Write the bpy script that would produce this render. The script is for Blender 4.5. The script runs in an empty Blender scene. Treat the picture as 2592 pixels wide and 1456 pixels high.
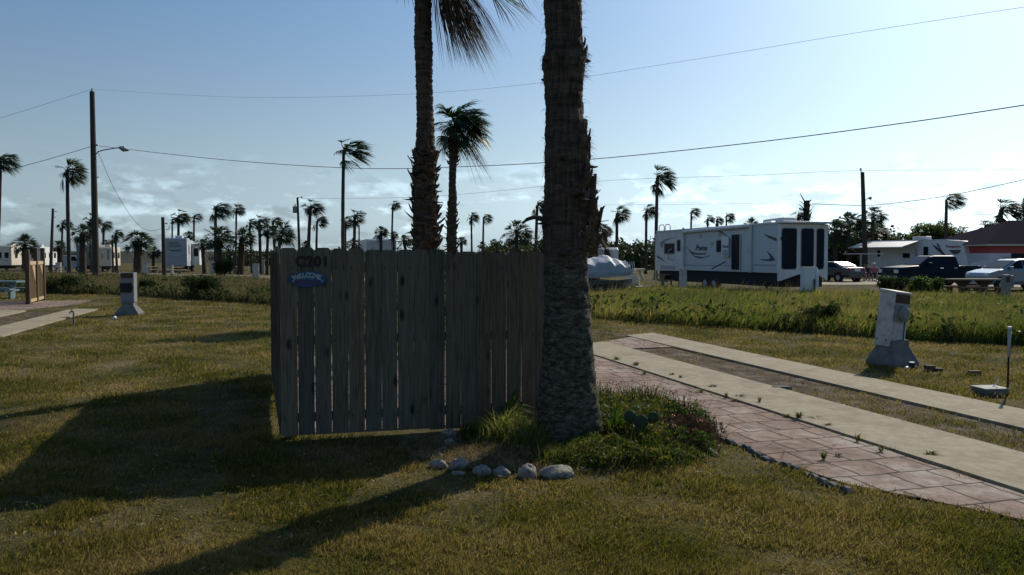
import bpy, math, random
import numpy as np
from mathutils import Vector, Matrix

# ------------------------------------------------------------------ camera, sky, sun
C = bpy.context.scene.collection
scene = bpy.context.scene
R = math.radians
CAMH = 1.76
PITCH = math.atan(76 / 2000)
cam_d = bpy.data.cameras.new("camera")
cam = bpy.data.objects.new("camera", cam_d); C.objects.link(cam)
cam.location = (0, 0, CAMH)
cam.rotation_euler = (R(90) - PITCH, 0, 0)
cam_d.sensor_width = 36; cam_d.lens = 36 * 2000 / 2592
cam_d.clip_end = 6000; cam_d.clip_start = 0.05
scene.camera = cam
SUN_AZ, SUN_EL = 35.5, 34.6           # azimuth to the right of +Y
EXPOSURE = -0.20

world = bpy.data.worlds.new("World"); scene.world = world; world.use_nodes = True
wn = world.node_tree.nodes; wl = world.node_tree.links; wn.clear()
def WN(t, **k):
    n = wn.new(t)
    for a, b in k.items(): setattr(n, a, b)
    return n
sky = WN('ShaderNodeTexSky', sky_type='NISHITA', sun_disc=False, sun_elevation=R(SUN_EL), sun_rotation=R(SUN_AZ),
         altitude=0, air_density=1.0, dust_density=1.2, ozone_density=5.0)
bg = WN('ShaderNodeBackground'); bg.inputs[1].default_value = 0.1
wout = WN('ShaderNodeOutputWorld')
tc = WN('ShaderNodeTexCoord'); sep = WN('ShaderNodeSeparateXYZ'); wl.new(tc.outputs['Generated'], sep.inputs[0])
mp = WN('ShaderNodeMapping'); mp.inputs['Scale'].default_value = (8.0, 8.0, 21.0); mp.inputs['Location'].default_value = (1.3, 0.4, 0.25)
wl.new(tc.outputs['Generated'], mp.inputs[0])
nz = WN('ShaderNodeTexNoise'); nz.inputs['Scale'].default_value = 1.6; nz.inputs['Detail'].default_value = 9; nz.inputs['Roughness'].default_value = 0.58
wl.new(mp.outputs[0], nz.inputs[0])
def ramp(nodes, links, src, stops, interp='LINEAR'):
    r = nodes.new('ShaderNodeValToRGB'); r.color_ramp.interpolation = interp
    e = r.color_ramp.elements
    while len(e) > len(stops): e.remove(e[-1])
    while len(e) < len(stops): e.new(0.5)
    for q, (p, c) in zip(e, stops):
        q.position = p; q.color = (c, c, c, 1) if not isinstance(c, tuple) else (*c, 1)
    links.new(src, r.inputs[0]); return r
cl = ramp(wn, wl, nz.outputs[0], [(0.485, 0.0), (0.57, 1.0)])
band = ramp(wn, wl, sep.outputs['Z'], [(0.0, 0.85), (0.045, 1.0), (0.085, 0.6), (0.125, 0.0)])
cmul = WN('ShaderNodeMath', operation='MULTIPLY'); wl.new(cl.outputs[0], cmul.inputs[0]); wl.new(band.outputs[0], cmul.inputs[1])
# thin high veil
mp2 = WN('ShaderNodeMapping'); mp2.inputs['Scale'].default_value = (1.2, 2.5, 6.0); wl.new(tc.outputs['Generated'], mp2.inputs[0])
nz2 = WN('ShaderNodeTexNoise'); nz2.inputs['Scale'].default_value = 1.5; nz2.inputs['Detail'].default_value = 7; wl.new(mp2.outputs[0], nz2.inputs[0])
veil = ramp(wn, wl, nz2.outputs[0], [(0.48, 0.0), (0.8, 0.35)])
hz = ramp(wn, wl, sep.outputs['Z'], [(0.0, 0.8), (0.10, 0.5), (0.3, 0.1), (0.5, 0.0)])
vm = WN('ShaderNodeMath', operation='MULTIPLY'); wl.new(veil.outputs[0], vm.inputs[0]); wl.new(hz.outputs[0], vm.inputs[1])
# clouds are a little brighter than the sky behind them, grey inside
nz3 = WN('ShaderNodeTexNoise'); nz3.inputs['Scale'].default_value = 3.5; nz3.inputs['Detail'].default_value = 6; wl.new(mp.outputs[0], nz3.inputs[0])
shade = ramp(wn, wl, nz3.outputs[0], [(0.38, 0.78), (0.58, 1.65)])
grey = WN('ShaderNodeMix', data_type='RGBA', blend_type='MIX'); grey.inputs[0].default_value = 0.75
wl.new(sky.outputs[0], grey.inputs[6])
bw = WN('ShaderNodeRGBToBW'); wl.new(sky.outputs[0], bw.inputs[0])
cool = WN('ShaderNodeMix', data_type='RGBA', blend_type='MULTIPLY'); cool.inputs[0].default_value = 1.0
wl.new(bw.outputs[0], cool.inputs[6]); cool.inputs[7].default_value = (.97, 1.06, 1.13, 1); wl.new(cool.outputs[2], grey.inputs[7])
# pale salt haze low over the coast takes the yellow out of the horizon
hzf = ramp(wn, wl, sep.outputs['Z'], [(0.0, 0.92), (0.10, 0.75), (0.28, 0.2), (0.42, 0.0)])
hmx = WN('ShaderNodeMix', data_type='RGBA'); wl.new(hzf.outputs[0], hmx.inputs[0]); wl.new(sky.outputs[0], hmx.inputs[6]); wl.new(cool.outputs[2], hmx.inputs[7])
cc = WN('ShaderNodeMix', data_type='RGBA', blend_type='MULTIPLY'); cc.inputs[0].default_value = 1.0
wl.new(grey.outputs[2], cc.inputs[6]); wl.new(shade.outputs[0], cc.inputs[7])
m1 = WN('ShaderNodeMix', data_type='RGBA'); wl.new(vm.outputs[0], m1.inputs[0]); wl.new(hmx.outputs[2], m1.inputs[6]); wl.new(grey.outputs[2], m1.inputs[7])
m2 = WN('ShaderNodeMix', data_type='RGBA'); wl.new(cmul.outputs[0], m2.inputs[0]); wl.new(m1.outputs[2], m2.inputs[6]); wl.new(cc.outputs[2], m2.inputs[7])
tint = WN('ShaderNodeMix', data_type='RGBA', blend_type='MULTIPLY'); tint.inputs[0].default_value = 1.0; tint.inputs[7].default_value = (.99, 1.15, 1.21, 1)
wl.new(m2.outputs[2], tint.inputs[6]); wl.new(tint.outputs[2], bg.inputs[0]); wl.new(bg.outputs[0], wout.inputs[0])

sd = bpy.data.lights.new("sun", 'SUN'); sun = bpy.data.objects.new("sun", sd); C.objects.link(sun)
sd.energy = 4.8; sd.angle = R(0.6); sd.color = (1.0, 0.9, 0.74)
az, el = R(SUN_AZ), R(SUN_EL)
sdir = Vector((math.sin(az) * math.cos(el), math.cos(az) * math.cos(el), math.sin(el)))
sun.rotation_euler = sdir.to_track_quat('Z', 'Y').to_euler(); sun.location = (20, 20, 30)
scene.view_settings.view_transform = 'Standard'; scene.view_settings.look = 'None'
scene.view_settings.exposure = EXPOSURE; scene.view_settings.gamma = 1
scene.cycles.max_bounces = 6; scene.cycles.transparent_max_bounces = 8; scene.cycles.use_denoising = True

# ------------------------------------------------------------------ helpers
rnd = random.Random(7); rng = np.random.default_rng(7)
cP, sP = math.cos(PITCH), math.sin(PITCH)
def ray(px, py):
    a = (px - 1296) / 2000; b = (728 - py) / 2000
    return Vector((a, cP + b * sP, -sP + b * cP))
def G(px, py, z=0.0):
    r = ray(px, py); t = (z - CAMH) / r.z; return Vector((r.x * t, r.y * t, z))
def AT(px, py, d):
    r = ray(px, py); t = d / r.y; return Vector((r.x * t, d, CAMH + r.z * t))
def XY(px, d, z=0.0):
    return Vector(((px - 1296) / 2000 * d * 1.0, d, z))
RP = math.atan2(.27, .963)
VV = Vector((.963, .27, 0)); WW = Vector((-.27, .963, 0))     # park frame: v across, w away
def PK(v, w, z=0.0): return VV * v + WW * w + Vector((0, 0, z))
def toPK(x, y): return (x * .963 + y * .27, -x * .27 + y * .963)

class MB:
    def __init__(s): s.v = []; s.f = []
    def add(s, vs, fs, M=None):
        b = len(s.v)
        s.v += [tuple(M @ Vector(p)) if M else tuple(p) for p in vs]
        s.f += [tuple(i + b for i in f) for f in fs]
    def box(s, x0, x1, y0, y1, z0, z1, M=None):
        vs = [(x, y, z) for z in (z0, z1) for y in (y0, y1) for x in (x0, x1)]
        s.add(vs, [(0, 2, 3, 1), (4, 5, 7, 6), (0, 1, 5, 4), (2, 6, 7, 3), (0, 4, 6, 2), (1, 3, 7, 5)], M)
    def prism(s, pts, h0, h1, axis='z', M=None):
        n = len(pts)
        def P(a, b, h): return {'z': (a, b, h), 'y': (a, h, b), 'x': (h, a, b)}[axis]
        vs = [P(a, b, h0) for a, b in pts] + [P(a, b, h1) for a, b in pts]
        s.add(vs, [tuple(range(n))[::-1], tuple(range(n, 2 * n))] + [(i, (i + 1) % n, n + (i + 1) % n, n + i) for i in range(n)], M)
    def tube(s, pts, rad, n=8, cap=True):
        pts = [Vector(p) for p in pts]
        if not hasattr(rad, '__len__'): rad = [rad] * len(pts)
        vs = []; fs = []; up = Vector((0, 0, 1))
        prev = None
        for i, p in enumerate(pts):
            t = (pts[min(i + 1, len(pts) - 1)] - pts[max(i - 1, 0)]).normalized()
            if prev is None:
                a = t.cross(up) if abs(t.z) < .95 else t.cross(Vector((0, 1, 0)))
            else: a = prev - t * prev.dot(t)
            a.normalize(); prev = a; b = t.cross(a)
            for k in range(n):
                q = 2 * math.pi * k / n
                vs.append(p + (a * math.cos(q) + b * math.sin(q)) * rad[i])
        for i in range(len(pts) - 1):
            for k in range(n):
                k2 = (k + 1) % n
                fs.append((i * n + k, i * n + k2, (i + 1) * n + k2, (i + 1) * n + k))
        if cap:
            fs.append(tuple(range(n))[::-1]); fs.append(tuple(range((len(pts) - 1) * n, len(pts) * n)))
        s.add(vs, fs)
    def loft(s, rings, closed=False, cap=True):
        n = len(rings[0]); vs = [p for r in rings for p in r]; fs = []
        for i in range(len(rings) - 1):
            for k in range(n if closed else n - 1):
                k2 = (k + 1) % n
                fs.append((i * n + k, i * n + k2, (i + 1) * n + k2, (i + 1) * n + k))
        if cap: fs.append(tuple(range(n))[::-1]); fs.append(tuple(range((len(rings) - 1) * n, len(rings) * n)))
        s.add(vs, fs)
    def build(s, name, mat, parent=None, smooth=False, bevel=0, loc=None, rot=None):
        me = bpy.data.meshes.new(name); me.from_pydata(s.v, [], s.f); me.update()
        return mkobj(name, me, mat, parent, smooth, bevel, loc, rot)
def mkobj(name, me, mat, parent=None, smooth=False, bevel=0, loc=None, rot=None):
    if mat: me.materials.append(mat)
    if smooth: me.polygons.foreach_set('use_smooth', [True] * len(me.polygons))
    o = bpy.data.objects.new(name, me); C.objects.link(o)
    if parent: o.parent = parent
    if loc is not None: o.location = loc
    if rot is not None: o.rotation_euler = rot
    if bevel:
        m = o.modifiers.new('bevel', 'BEVEL'); m.width = bevel; m.segments = 2; m.limit_method = 'ANGLE'; m.angle_limit = R(40)
    return o
def npmesh(name, V, F, mat, parent=None, smooth=False):
    V = np.asarray(V, dtype=np.float32).reshape(-1, 3); F = np.asarray(F, dtype=np.int32)
    k = F.shape[1]; me = bpy.data.meshes.new(name)
    me.vertices.add(len(V)); me.vertices.foreach_set('co', V.ravel())
    me.loops.add(F.size); me.loops.foreach_set('vertex_index', F.ravel())
    me.polygons.add(len(F)); me.polygons.foreach_set('loop_start', np.arange(0, F.size, k, dtype=np.int32))
    me.polygons.foreach_set('loop_total', np.full(len(F), k, dtype=np.int32))
    me.update(calc_edges=True)
    return mkobj(name, me, mat, parent, smooth)
def tag(o, label=None, cat=None, group=None, kind=None):
    if label: o['label'] = label
    if cat: o['category'] = cat
    if group: o['group'] = group
    if kind: o['kind'] = kind
    return o
def thing(name, label, cat, loc=(0, 0, 0), rz=0, group=None):
    o = bpy.data.objects.new(name, None); C.objects.link(o); o.location = loc; o.rotation_euler = (0, 0, rz)
    o.empty_display_size = .2
    return tag(o, label, cat, group)
def copy_tree(o, loc=None, rz=None, label=None, group=None, scale=None):
    def rec(a, par):
        c = a.copy(); C.objects.link(c)
        if par: c.parent = par
        for ch in list(a.children): rec(ch, c)
        return c
    kids = rec(o, None)
    if loc is not None: kids.location = loc
    if rz is not None: kids.rotation_euler = (0, 0, rz)
    if scale is not None: kids.scale = (scale,) * 3
    if label: kids['label'] = label
    if group: kids['group'] = group
    return kids
def structure(name, mb, mat, **k):
    o = mb.build(name, mat, **k); o['kind'] = 'structure'; return o

def newmat(name):
    m = bpy.data.materials.new(name); m.use_nodes = True
    nt = m.node_tree; b = nt.nodes['Principled BSDF']; return m, nt, b
def mat(name, c1, c2=None, scale=8, rough=.7, bump=0, bscale=None, metal=0, spec=.4, stretch=(1, 1, 1), detail=6, coat=0, lo=.35, hi=.65, dirt=None, dscale=1.5):
    m, nt, b = newmat(name); N = nt.nodes; L = nt.links
    b.inputs['Roughness'].default_value = rough; b.inputs['Metallic'].default_value = metal
    b.inputs['Specular IOR Level'].default_value = spec; b.inputs['Coat Weight'].default_value = coat
    b.inputs['Base Color'].default_value = (*c1, 1)
    t = N.new('ShaderNodeTexCoord'); mpn = N.new('ShaderNodeMapping'); mpn.inputs['Scale'].default_value = stretch; L.new(t.outputs['Object'], mpn.inputs[0])
    col = None
    if c2:
        n = N.new('ShaderNodeTexNoise'); n.inputs['Scale'].default_value = scale; n.inputs['Detail'].default_value = detail; n.inputs['Roughness'].default_value = .62; L.new(mpn.outputs[0], n.inputs[0])
        r = ramp(N, L, n.outputs[0], [(lo, c1), (hi, c2)]); col = r.outputs[0]
    if dirt:
        n = N.new('ShaderNodeTexNoise'); n.inputs['Scale'].default_value = dscale; n.inputs['Detail'].default_value = 8; n.inputs['Roughness'].default_value = .7; L.new(t.outputs['Object'], n.inputs[0])
        r = ramp(N, L, n.outputs[0], [(.48, 0.), (.68, 1.)])
        mx = N.new('ShaderNodeMix'); mx.data_type = 'RGBA'; L.new(r.outputs[0], mx.inputs[0]); mx.inputs[6].default_value = (*c1, 1)
        if col: L.new(col, mx.inputs[6])
        mx.inputs[7].default_value = (*dirt, 1); col = mx.outputs[2]
    if col: L.new(col, b.inputs['Base Color'])
    if bump:
        n = N.new('ShaderNodeTexNoise'); n.inputs['Scale'].default_value = bscale or scale * 3; n.inputs['Detail'].default_value = 8; L.new(mpn.outputs[0], n.inputs[0])
        bp = N.new('ShaderNodeBump'); bp.inputs['Strength'].default_value = bump; bp.inputs['Distance'].default_value = .02; L.new(n.outputs[0], bp.inputs['Height']); L.new(bp.outputs[0], b.inputs['Normal'])
    return m
def leafmat(name, cols, scale=1.2, trans=.4, rough=.6, spec=.25, tcol=None, stem=None):
    """noise over position + random per island; diffuse and translucent"""
    m, nt, b = newmat(name); N = nt.nodes; L = nt.links
    b.inputs['Roughness'].default_value = rough; b.inputs['Specular IOR Level'].default_value = spec
    t = N.new('ShaderNodeTexCoord'); n = N.new('ShaderNodeTexNoise'); n.inputs['Scale'].default_value = scale; n.inputs['Detail'].default_value = 5
    L.new(t.outputs['Object'], n.inputs[0])
    g = N.new('ShaderNodeNewGeometry'); a = N.new('ShaderNodeMath'); a.operation = 'MULTIPLY_ADD'
    L.new(g.outputs['Random Per Island'], a.inputs[0]); a.inputs[1].default_value = .36
    s = N.new('ShaderNodeMath'); s.operation = 'SUBTRACT'; L.new(n.outputs[0], s.inputs[0]); s.inputs[1].default_value = .18; L.new(s.outputs[0], a.inputs[2])
    k = len(cols); r = ramp(N, L, a.outputs[0], [(.28 + .44 * i / max(1, k - 1), c) for i, c in enumerate(cols)])
    L.new(r.outputs[0], b.inputs['Base Color'])
    tr = N.new('ShaderNodeBsdfTranslucent'); mx = N.new('ShaderNodeMixShader'); mx.inputs[0].default_value = trans
    hs = N.new('ShaderNodeHueSaturation'); hs.inputs['Hue'].default_value = .49; hs.inputs['Saturation'].default_value = 1.15; hs.inputs['Value'].default_value = 1.5
    L.new(r.outputs[0], hs.inputs['Color']); L.new(hs.outputs[0], tr.inputs[0])
    out = N['Material Output']; L.new(b.outputs[0], mx.inputs[1]); L.new(tr.outputs[0], mx.inputs[2]); L.new(mx.outputs[0], out.inputs[0])
    return m
def text(body, size, m, parent, loc, rot, name='lettering', depth=.003, sx=1, shear=0, space=1.0, bold=0.0):
    cu = bpy.data.curves.new('t', 'FONT'); cu.body = body; cu.size = size; cu.align_x = 'CENTER'; cu.align_y = 'CENTER'
    cu.extrude = depth; cu.shear = shear; cu.space_character = space; cu.offset = bold
    o = bpy.data.objects.new('t', cu); C.objects.link(o)
    dg = bpy.context.evaluated_depsgraph_get(); me = bpy.data.meshes.new_from_object(o.evaluated_get(dg))
    bpy.data.objects.remove(o); me.name = name
    q = mkobj(name, me, m, parent, loc=loc, rot=rot); q.scale = (sx, 1, 1); return q

# ------------------------------------------------------------------ materials
LAWN = [(.044, .056, .011), (.098, .100, .023), (.175, .150, .052), (.25, .20, .09)]
M_lawn = leafmat('lawn_blades', LAWN, scale=.8, trans=.5, rough=.7, spec=.15)
M_tall = leafmat('tall_grass_blades', [(.052, .080, .022), (.115, .150, .038), (.20, .212, .060), (.29, .25, .10)], scale=.25, trans=.45, rough=.65, spec=.2)
M_tall2 = leafmat('dull_tall_grass_blades', [(.038, .044, .018), (.075, .078, .032), (.115, .108, .052), (.18, .155, .09)], scale=.35, trans=.4, rough=.7, spec=.15)
M_leaf = leafmat('leafy_green', [(.02, .045, .010), (.045, .085, .015), (.08, .12, .025)], scale=2.5, trans=.4)
M_bush = leafmat('bush_green', [(.014, .028, .010), (.03, .05, .018), (.055, .07, .028)], scale=1.0, trans=.3, rough=.85, spec=.08)
M_wood_far = leafmat('far_wood_green', [(.02, .034, .014), (.035, .052, .02), (.06, .072, .03)], scale=.15, trans=.2)
M_frond = leafmat('palm_frond_green', [(.018, .034, .018), (.034, .056, .028), (.06, .085, .04)], scale=1.5, trans=.28, rough=.5, spec=.25)  # greens lightened to stand in for haze over the far palms
M_deadfrond = leafmat('dead_frond_brown', [(.03, .022, .014), (.07, .052, .032), (.13, .10, .065)], scale=3, trans=.15, rough=.8)
M_litter = leafmat('brown_litter', [(.05, .028, .016), (.10, .06, .035), (.20, .14, .08)], scale=5, trans=.1, rough=.9)
M_straw = leafmat('straw', [(.10, .075, .03), (.20, .16, .07), (.30, .25, .13)], scale=4, trans=.2, rough=.9)
M_trunk = mat('palm_bark', (.045, .036, .028), (.10, .085, .068), scale=6, rough=.95, bump=.8, bscale=30, stretch=(1, 1, 3), spec=.1)
M_boot = mat('palm_boot_bark', (.030, .023, .017), (.115, .092, .070), scale=9, rough=.95, bump=.8, bscale=40, spec=.1, lo=.3, hi=.7)
M_pole = mat('weathered_pole', (.05, .04, .032), (.09, .075, .06), scale=12, rough=.9, bump=.3, stretch=(6, 6, .5), spec=.1)
M_conc = mat('concrete', (.27, .235, .165), (.36, .315, .225), scale=9, rough=.9, bump=.35, bscale=50, spec=.15, dirt=(.22, .185, .13), dscale=1.6)
M_concg = mat('grey_concrete', (.13, .125, .12), (.20, .195, .185), scale=7, rough=.95, bump=.4, bscale=40, spec=.15)
M_stone = mat('white_stone', (.17, .155, .13), (.40, .38, .34), scale=14, rough=.95, bump=.9, bscale=30, spec=.1, dirt=(.07, .06, .045), dscale=9)
M_white = mat('white_panel', (.62, .63, .63), (.70, .71, .71), scale=2, rough=.45, spec=.4, dirt=(.50, .50, .48), dscale=.8)
M_trim = mat('grey_trim', (.38, .39, .40), rough=.5)
M_cream = mat('cream_panel', (.55, .50, .40), (.64, .58, .47), scale=2, rough=.6)
M_glass = mat('dark_glass', (.006, .014, .024), rough=.2, spec=.1)
M_dark = mat('dark_rubber', (.015, .015, .016), rough=.8)
M_under = mat('underbody', (.022, .022, .024), rough=.9)
M_metal = mat('grey_metal', (.30, .31, .32), (.36, .37, .38), scale=4, rough=.5, metal=.3)
M_cab = mat('utility_cabinet', (.40, .41, .40), (.50, .51, .50), scale=6, rough=.6, dirt=(.24, .23, .21), dscale=5)
M_cabd = mat('utility_cabinet_grey', (.17, .18, .185), (.22, .23, .235), scale=6, rough=.6)
M_swoosh = mat('grey_blue_decal', (.045, .055, .075), rough=.4)
M_swoosh2 = mat('light_grey_decal', (.22, .24, .27), rough=.4)
M_red = mat('faded_red_paint', (.30, .045, .05), (.36, .07, .07), scale=3, rough=.6)
M_blue = mat('blue_sign_paint', (.008, .055, .14), (.014, .08, .18), scale=12, rough=.5)
M_black = mat('black_paint', (.008, .008, .010), rough=.6)
M_signw = mat('white_letter', (.30, .34, .34), (.42, .45, .44), scale=30, rough=.6)
M_signr = mat('red_letter', (.30, .035, .04), rough=.6)
M_dullred = mat('faded_red_letter', (.12, .04, .07), rough=.7)
M_signb = mat('pale_blue_letter', (.06, .22, .32), rough=.6)
M_truck = mat('dark_blue_paint', (.008, .018, .03), rough=.5, spec=.08, coat=0)
M_silver = mat('silver_paint', (.26, .30, .34), rough=.3, metal=.3, coat=.6)
M_grey_car = mat('dark_grey_paint', (.05, .055, .06), rough=.3, metal=.3, coat=.6)
M_chrome = mat('chrome', (.6, .6, .6), rough=.15, metal=1)
M_tarp = mat('grey_blue_tarp', (.27, .31, .36), (.36, .40, .45), scale=3, rough=.6, bump=.3, bscale=6)
M_roof = mat('dark_shingle', (.030, .026, .034), (.05, .044, .052), scale=14, rough=1, bump=.2, spec=0)
M_wall = mat('white_stucco', (.52, .53, .55), (.58, .59, .61), scale=8, rough=.9)
M_brown = mat('brown_wood', (.06, .035, .022), (.10, .065, .04), scale=8, rough=.85, stretch=(1, 1, .3))
M_lattice = mat('sunlit_pine', (.38, .28, .15), (.46, .35, .20), scale=8, rough=.8)
M_teal = mat('teal_painted_wood', (.10, .17, .19), (.15, .23, .25), scale=6, rough=.7)
M_flower = mat('orange_petal', (.45, .10, .02), (.62, .28, .04), scale=60, rough=.7)
M_fcore = mat('dark_flower_centre', (.10, .02, .012), rough=.9)
M_cactus = mat('cactus_green', (.012, .034, .014), (.022, .052, .018), scale=20, rough=.6, bump=.3)
M_skin = mat('skin', (.42, .25, .18), rough=.6)
M_hair = mat('dark_hair', (.03, .02, .015), rough=.8)

def fence_material():
    m, nt, b = newmat('weathered_picket'); N = nt.nodes; L = nt.links
    b.inputs['Roughness'].default_value = .9; b.inputs['Specular IOR Level'].default_value = .15
    t = N.new('ShaderNodeTexCoord'); g = N.new('ShaderNodeObjectInfo')
    ad = N.new('ShaderNodeVectorMath'); ad.operation = 'MULTIPLY_ADD'; L.new(g.outputs['Random'], ad.inputs[0]); ad.inputs[1].default_value = (40, 40, 40); L.new(t.outputs['Object'], ad.inputs[2])
    mpn = N.new('ShaderNodeMapping'); mpn.inputs['Scale'].default_value = (14, 14, .7); L.new(ad.outputs[0], mpn.inputs[0])
    n = N.new('ShaderNodeTexNoise'); n.inputs['Scale'].default_value = 4; n.inputs['Detail'].default_value = 8; n.inputs['Roughness'].default_value = .65; n.inputs['Distortion'].default_value = .6; L.new(mpn.outputs[0], n.inputs[0])
    r = ramp(N, L, n.outputs[0], [(.3, (.062, .054, .041)), (.55, (.135, .119, .092)), (.75, (.19, .168, .132))])
    # knots
    mk = N.new('ShaderNodeMapping'); mk.inputs['Scale'].default_value = (6, 1, 2.6); L.new(ad.outputs[0], mk.inputs[0])
    vo = N.new('ShaderNodeTexVoronoi'); vo.inputs['Scale'].default_value = 1.0; L.new(mk.outputs[0], vo.inputs[0])
    kr = ramp(N, L, vo.outputs['Distance'], [(.08, .25), (.20, 1.)])
    mx = N.new('ShaderNodeMix'); mx.data_type = 'RGBA'; mx.blend_type = 'MULTIPLY'; mx.inputs[0].default_value = 1; L.new(r.outputs[0], mx.inputs[6]); L.new(kr.outputs[0], mx.inputs[7])
    tint = ramp(N, L, g.outputs['Random'], [(0, (.74, .78, .80)), (.35, (1.05, 1.08, 1.05)), (.7, (.92, .86, .76)), (1, (1.28, 1.2, 1.05))])
    mx2 = N.new('ShaderNodeMix'); mx2.data_type = 'RGBA'; mx2.blend_type = 'MULTIPLY'; mx2.inputs[0].default_value = 1; L.new(mx.outputs[2], mx2.inputs[6]); L.new(tint.outputs[0], mx2.inputs[7])
    L.new(mx2.outputs[2], b.inputs['Base Color'])
    bp = N.new('ShaderNodeBump'); bp.inputs['Strength'].default_value = .5; bp.inputs['Distance'].default_value = .004; L.new(n.outputs[0], bp.inputs['Height']); L.new(bp.outputs[0], b.inputs['Normal'])
    return m
M_fence = fence_material()

def ground_material():
    m, nt, b = newmat('ground_soil_grass'); N = nt.nodes; L = nt.links
    b.inputs['Roughness'].default_value = 1; b.inputs['Specular IOR Level'].default_value = .05
    t = N.new('ShaderNodeTexCoord')
    n = N.new('ShaderNodeTexNoise'); n.inputs['Scale'].default_value = .8; n.inputs['Detail'].default_value = 10; n.inputs['Roughness'].default_value = .7; L.new(t.outputs['Object'], n.inputs[0])
    r = ramp(N, L, n.outputs[0], [(.34, (.034, .038, .012)), (.5, (.085, .075, .03)), (.66, (.17, .14, .08))])
    n2 = N.new('ShaderNodeTexNoise'); n2.inputs['Scale'].default_value = 35; n2.inputs['Detail'].default_value = 6; L.new(t.outputs['Object'], n2.inputs[0])
    r2 = ramp(N, L, n2.outputs[0], [(.3, .55), (.7, 1.35)])
    mx = N.new('ShaderNodeMix'); mx.data_type = 'RGBA'; mx.blend_type = 'MULTIPLY'; mx.inputs[0].default_value = 1; L.new(r.outputs[0], mx.inputs[6]); L.new(r2.outputs[0], mx.inputs[7])
    L.new(mx.outputs[2], b.inputs['Base Color'])
    bp = N.new('ShaderNodeBump'); bp.inputs['Strength'].default_value = .7; bp.inputs['Distance'].default_value = .03; L.new(n2.outputs[0], bp.inputs['Height']); L.new(bp.outputs[0], b.inputs['Normal'])
    return m
M_ground = ground_material()
M_dirt = mat('bare_dirt', (.05, .037, .026), (.115, .09, .063), scale=2.5, rough=1, bump=.8, bscale=30, spec=.05, dirt=(.19, .17, .14), dscale=3)
M_sand = mat('pale_sand_track', (.20, .17, .12), (.28, .245, .18), scale=.6, rough=1, bump=.3, spec=.05)

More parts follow.
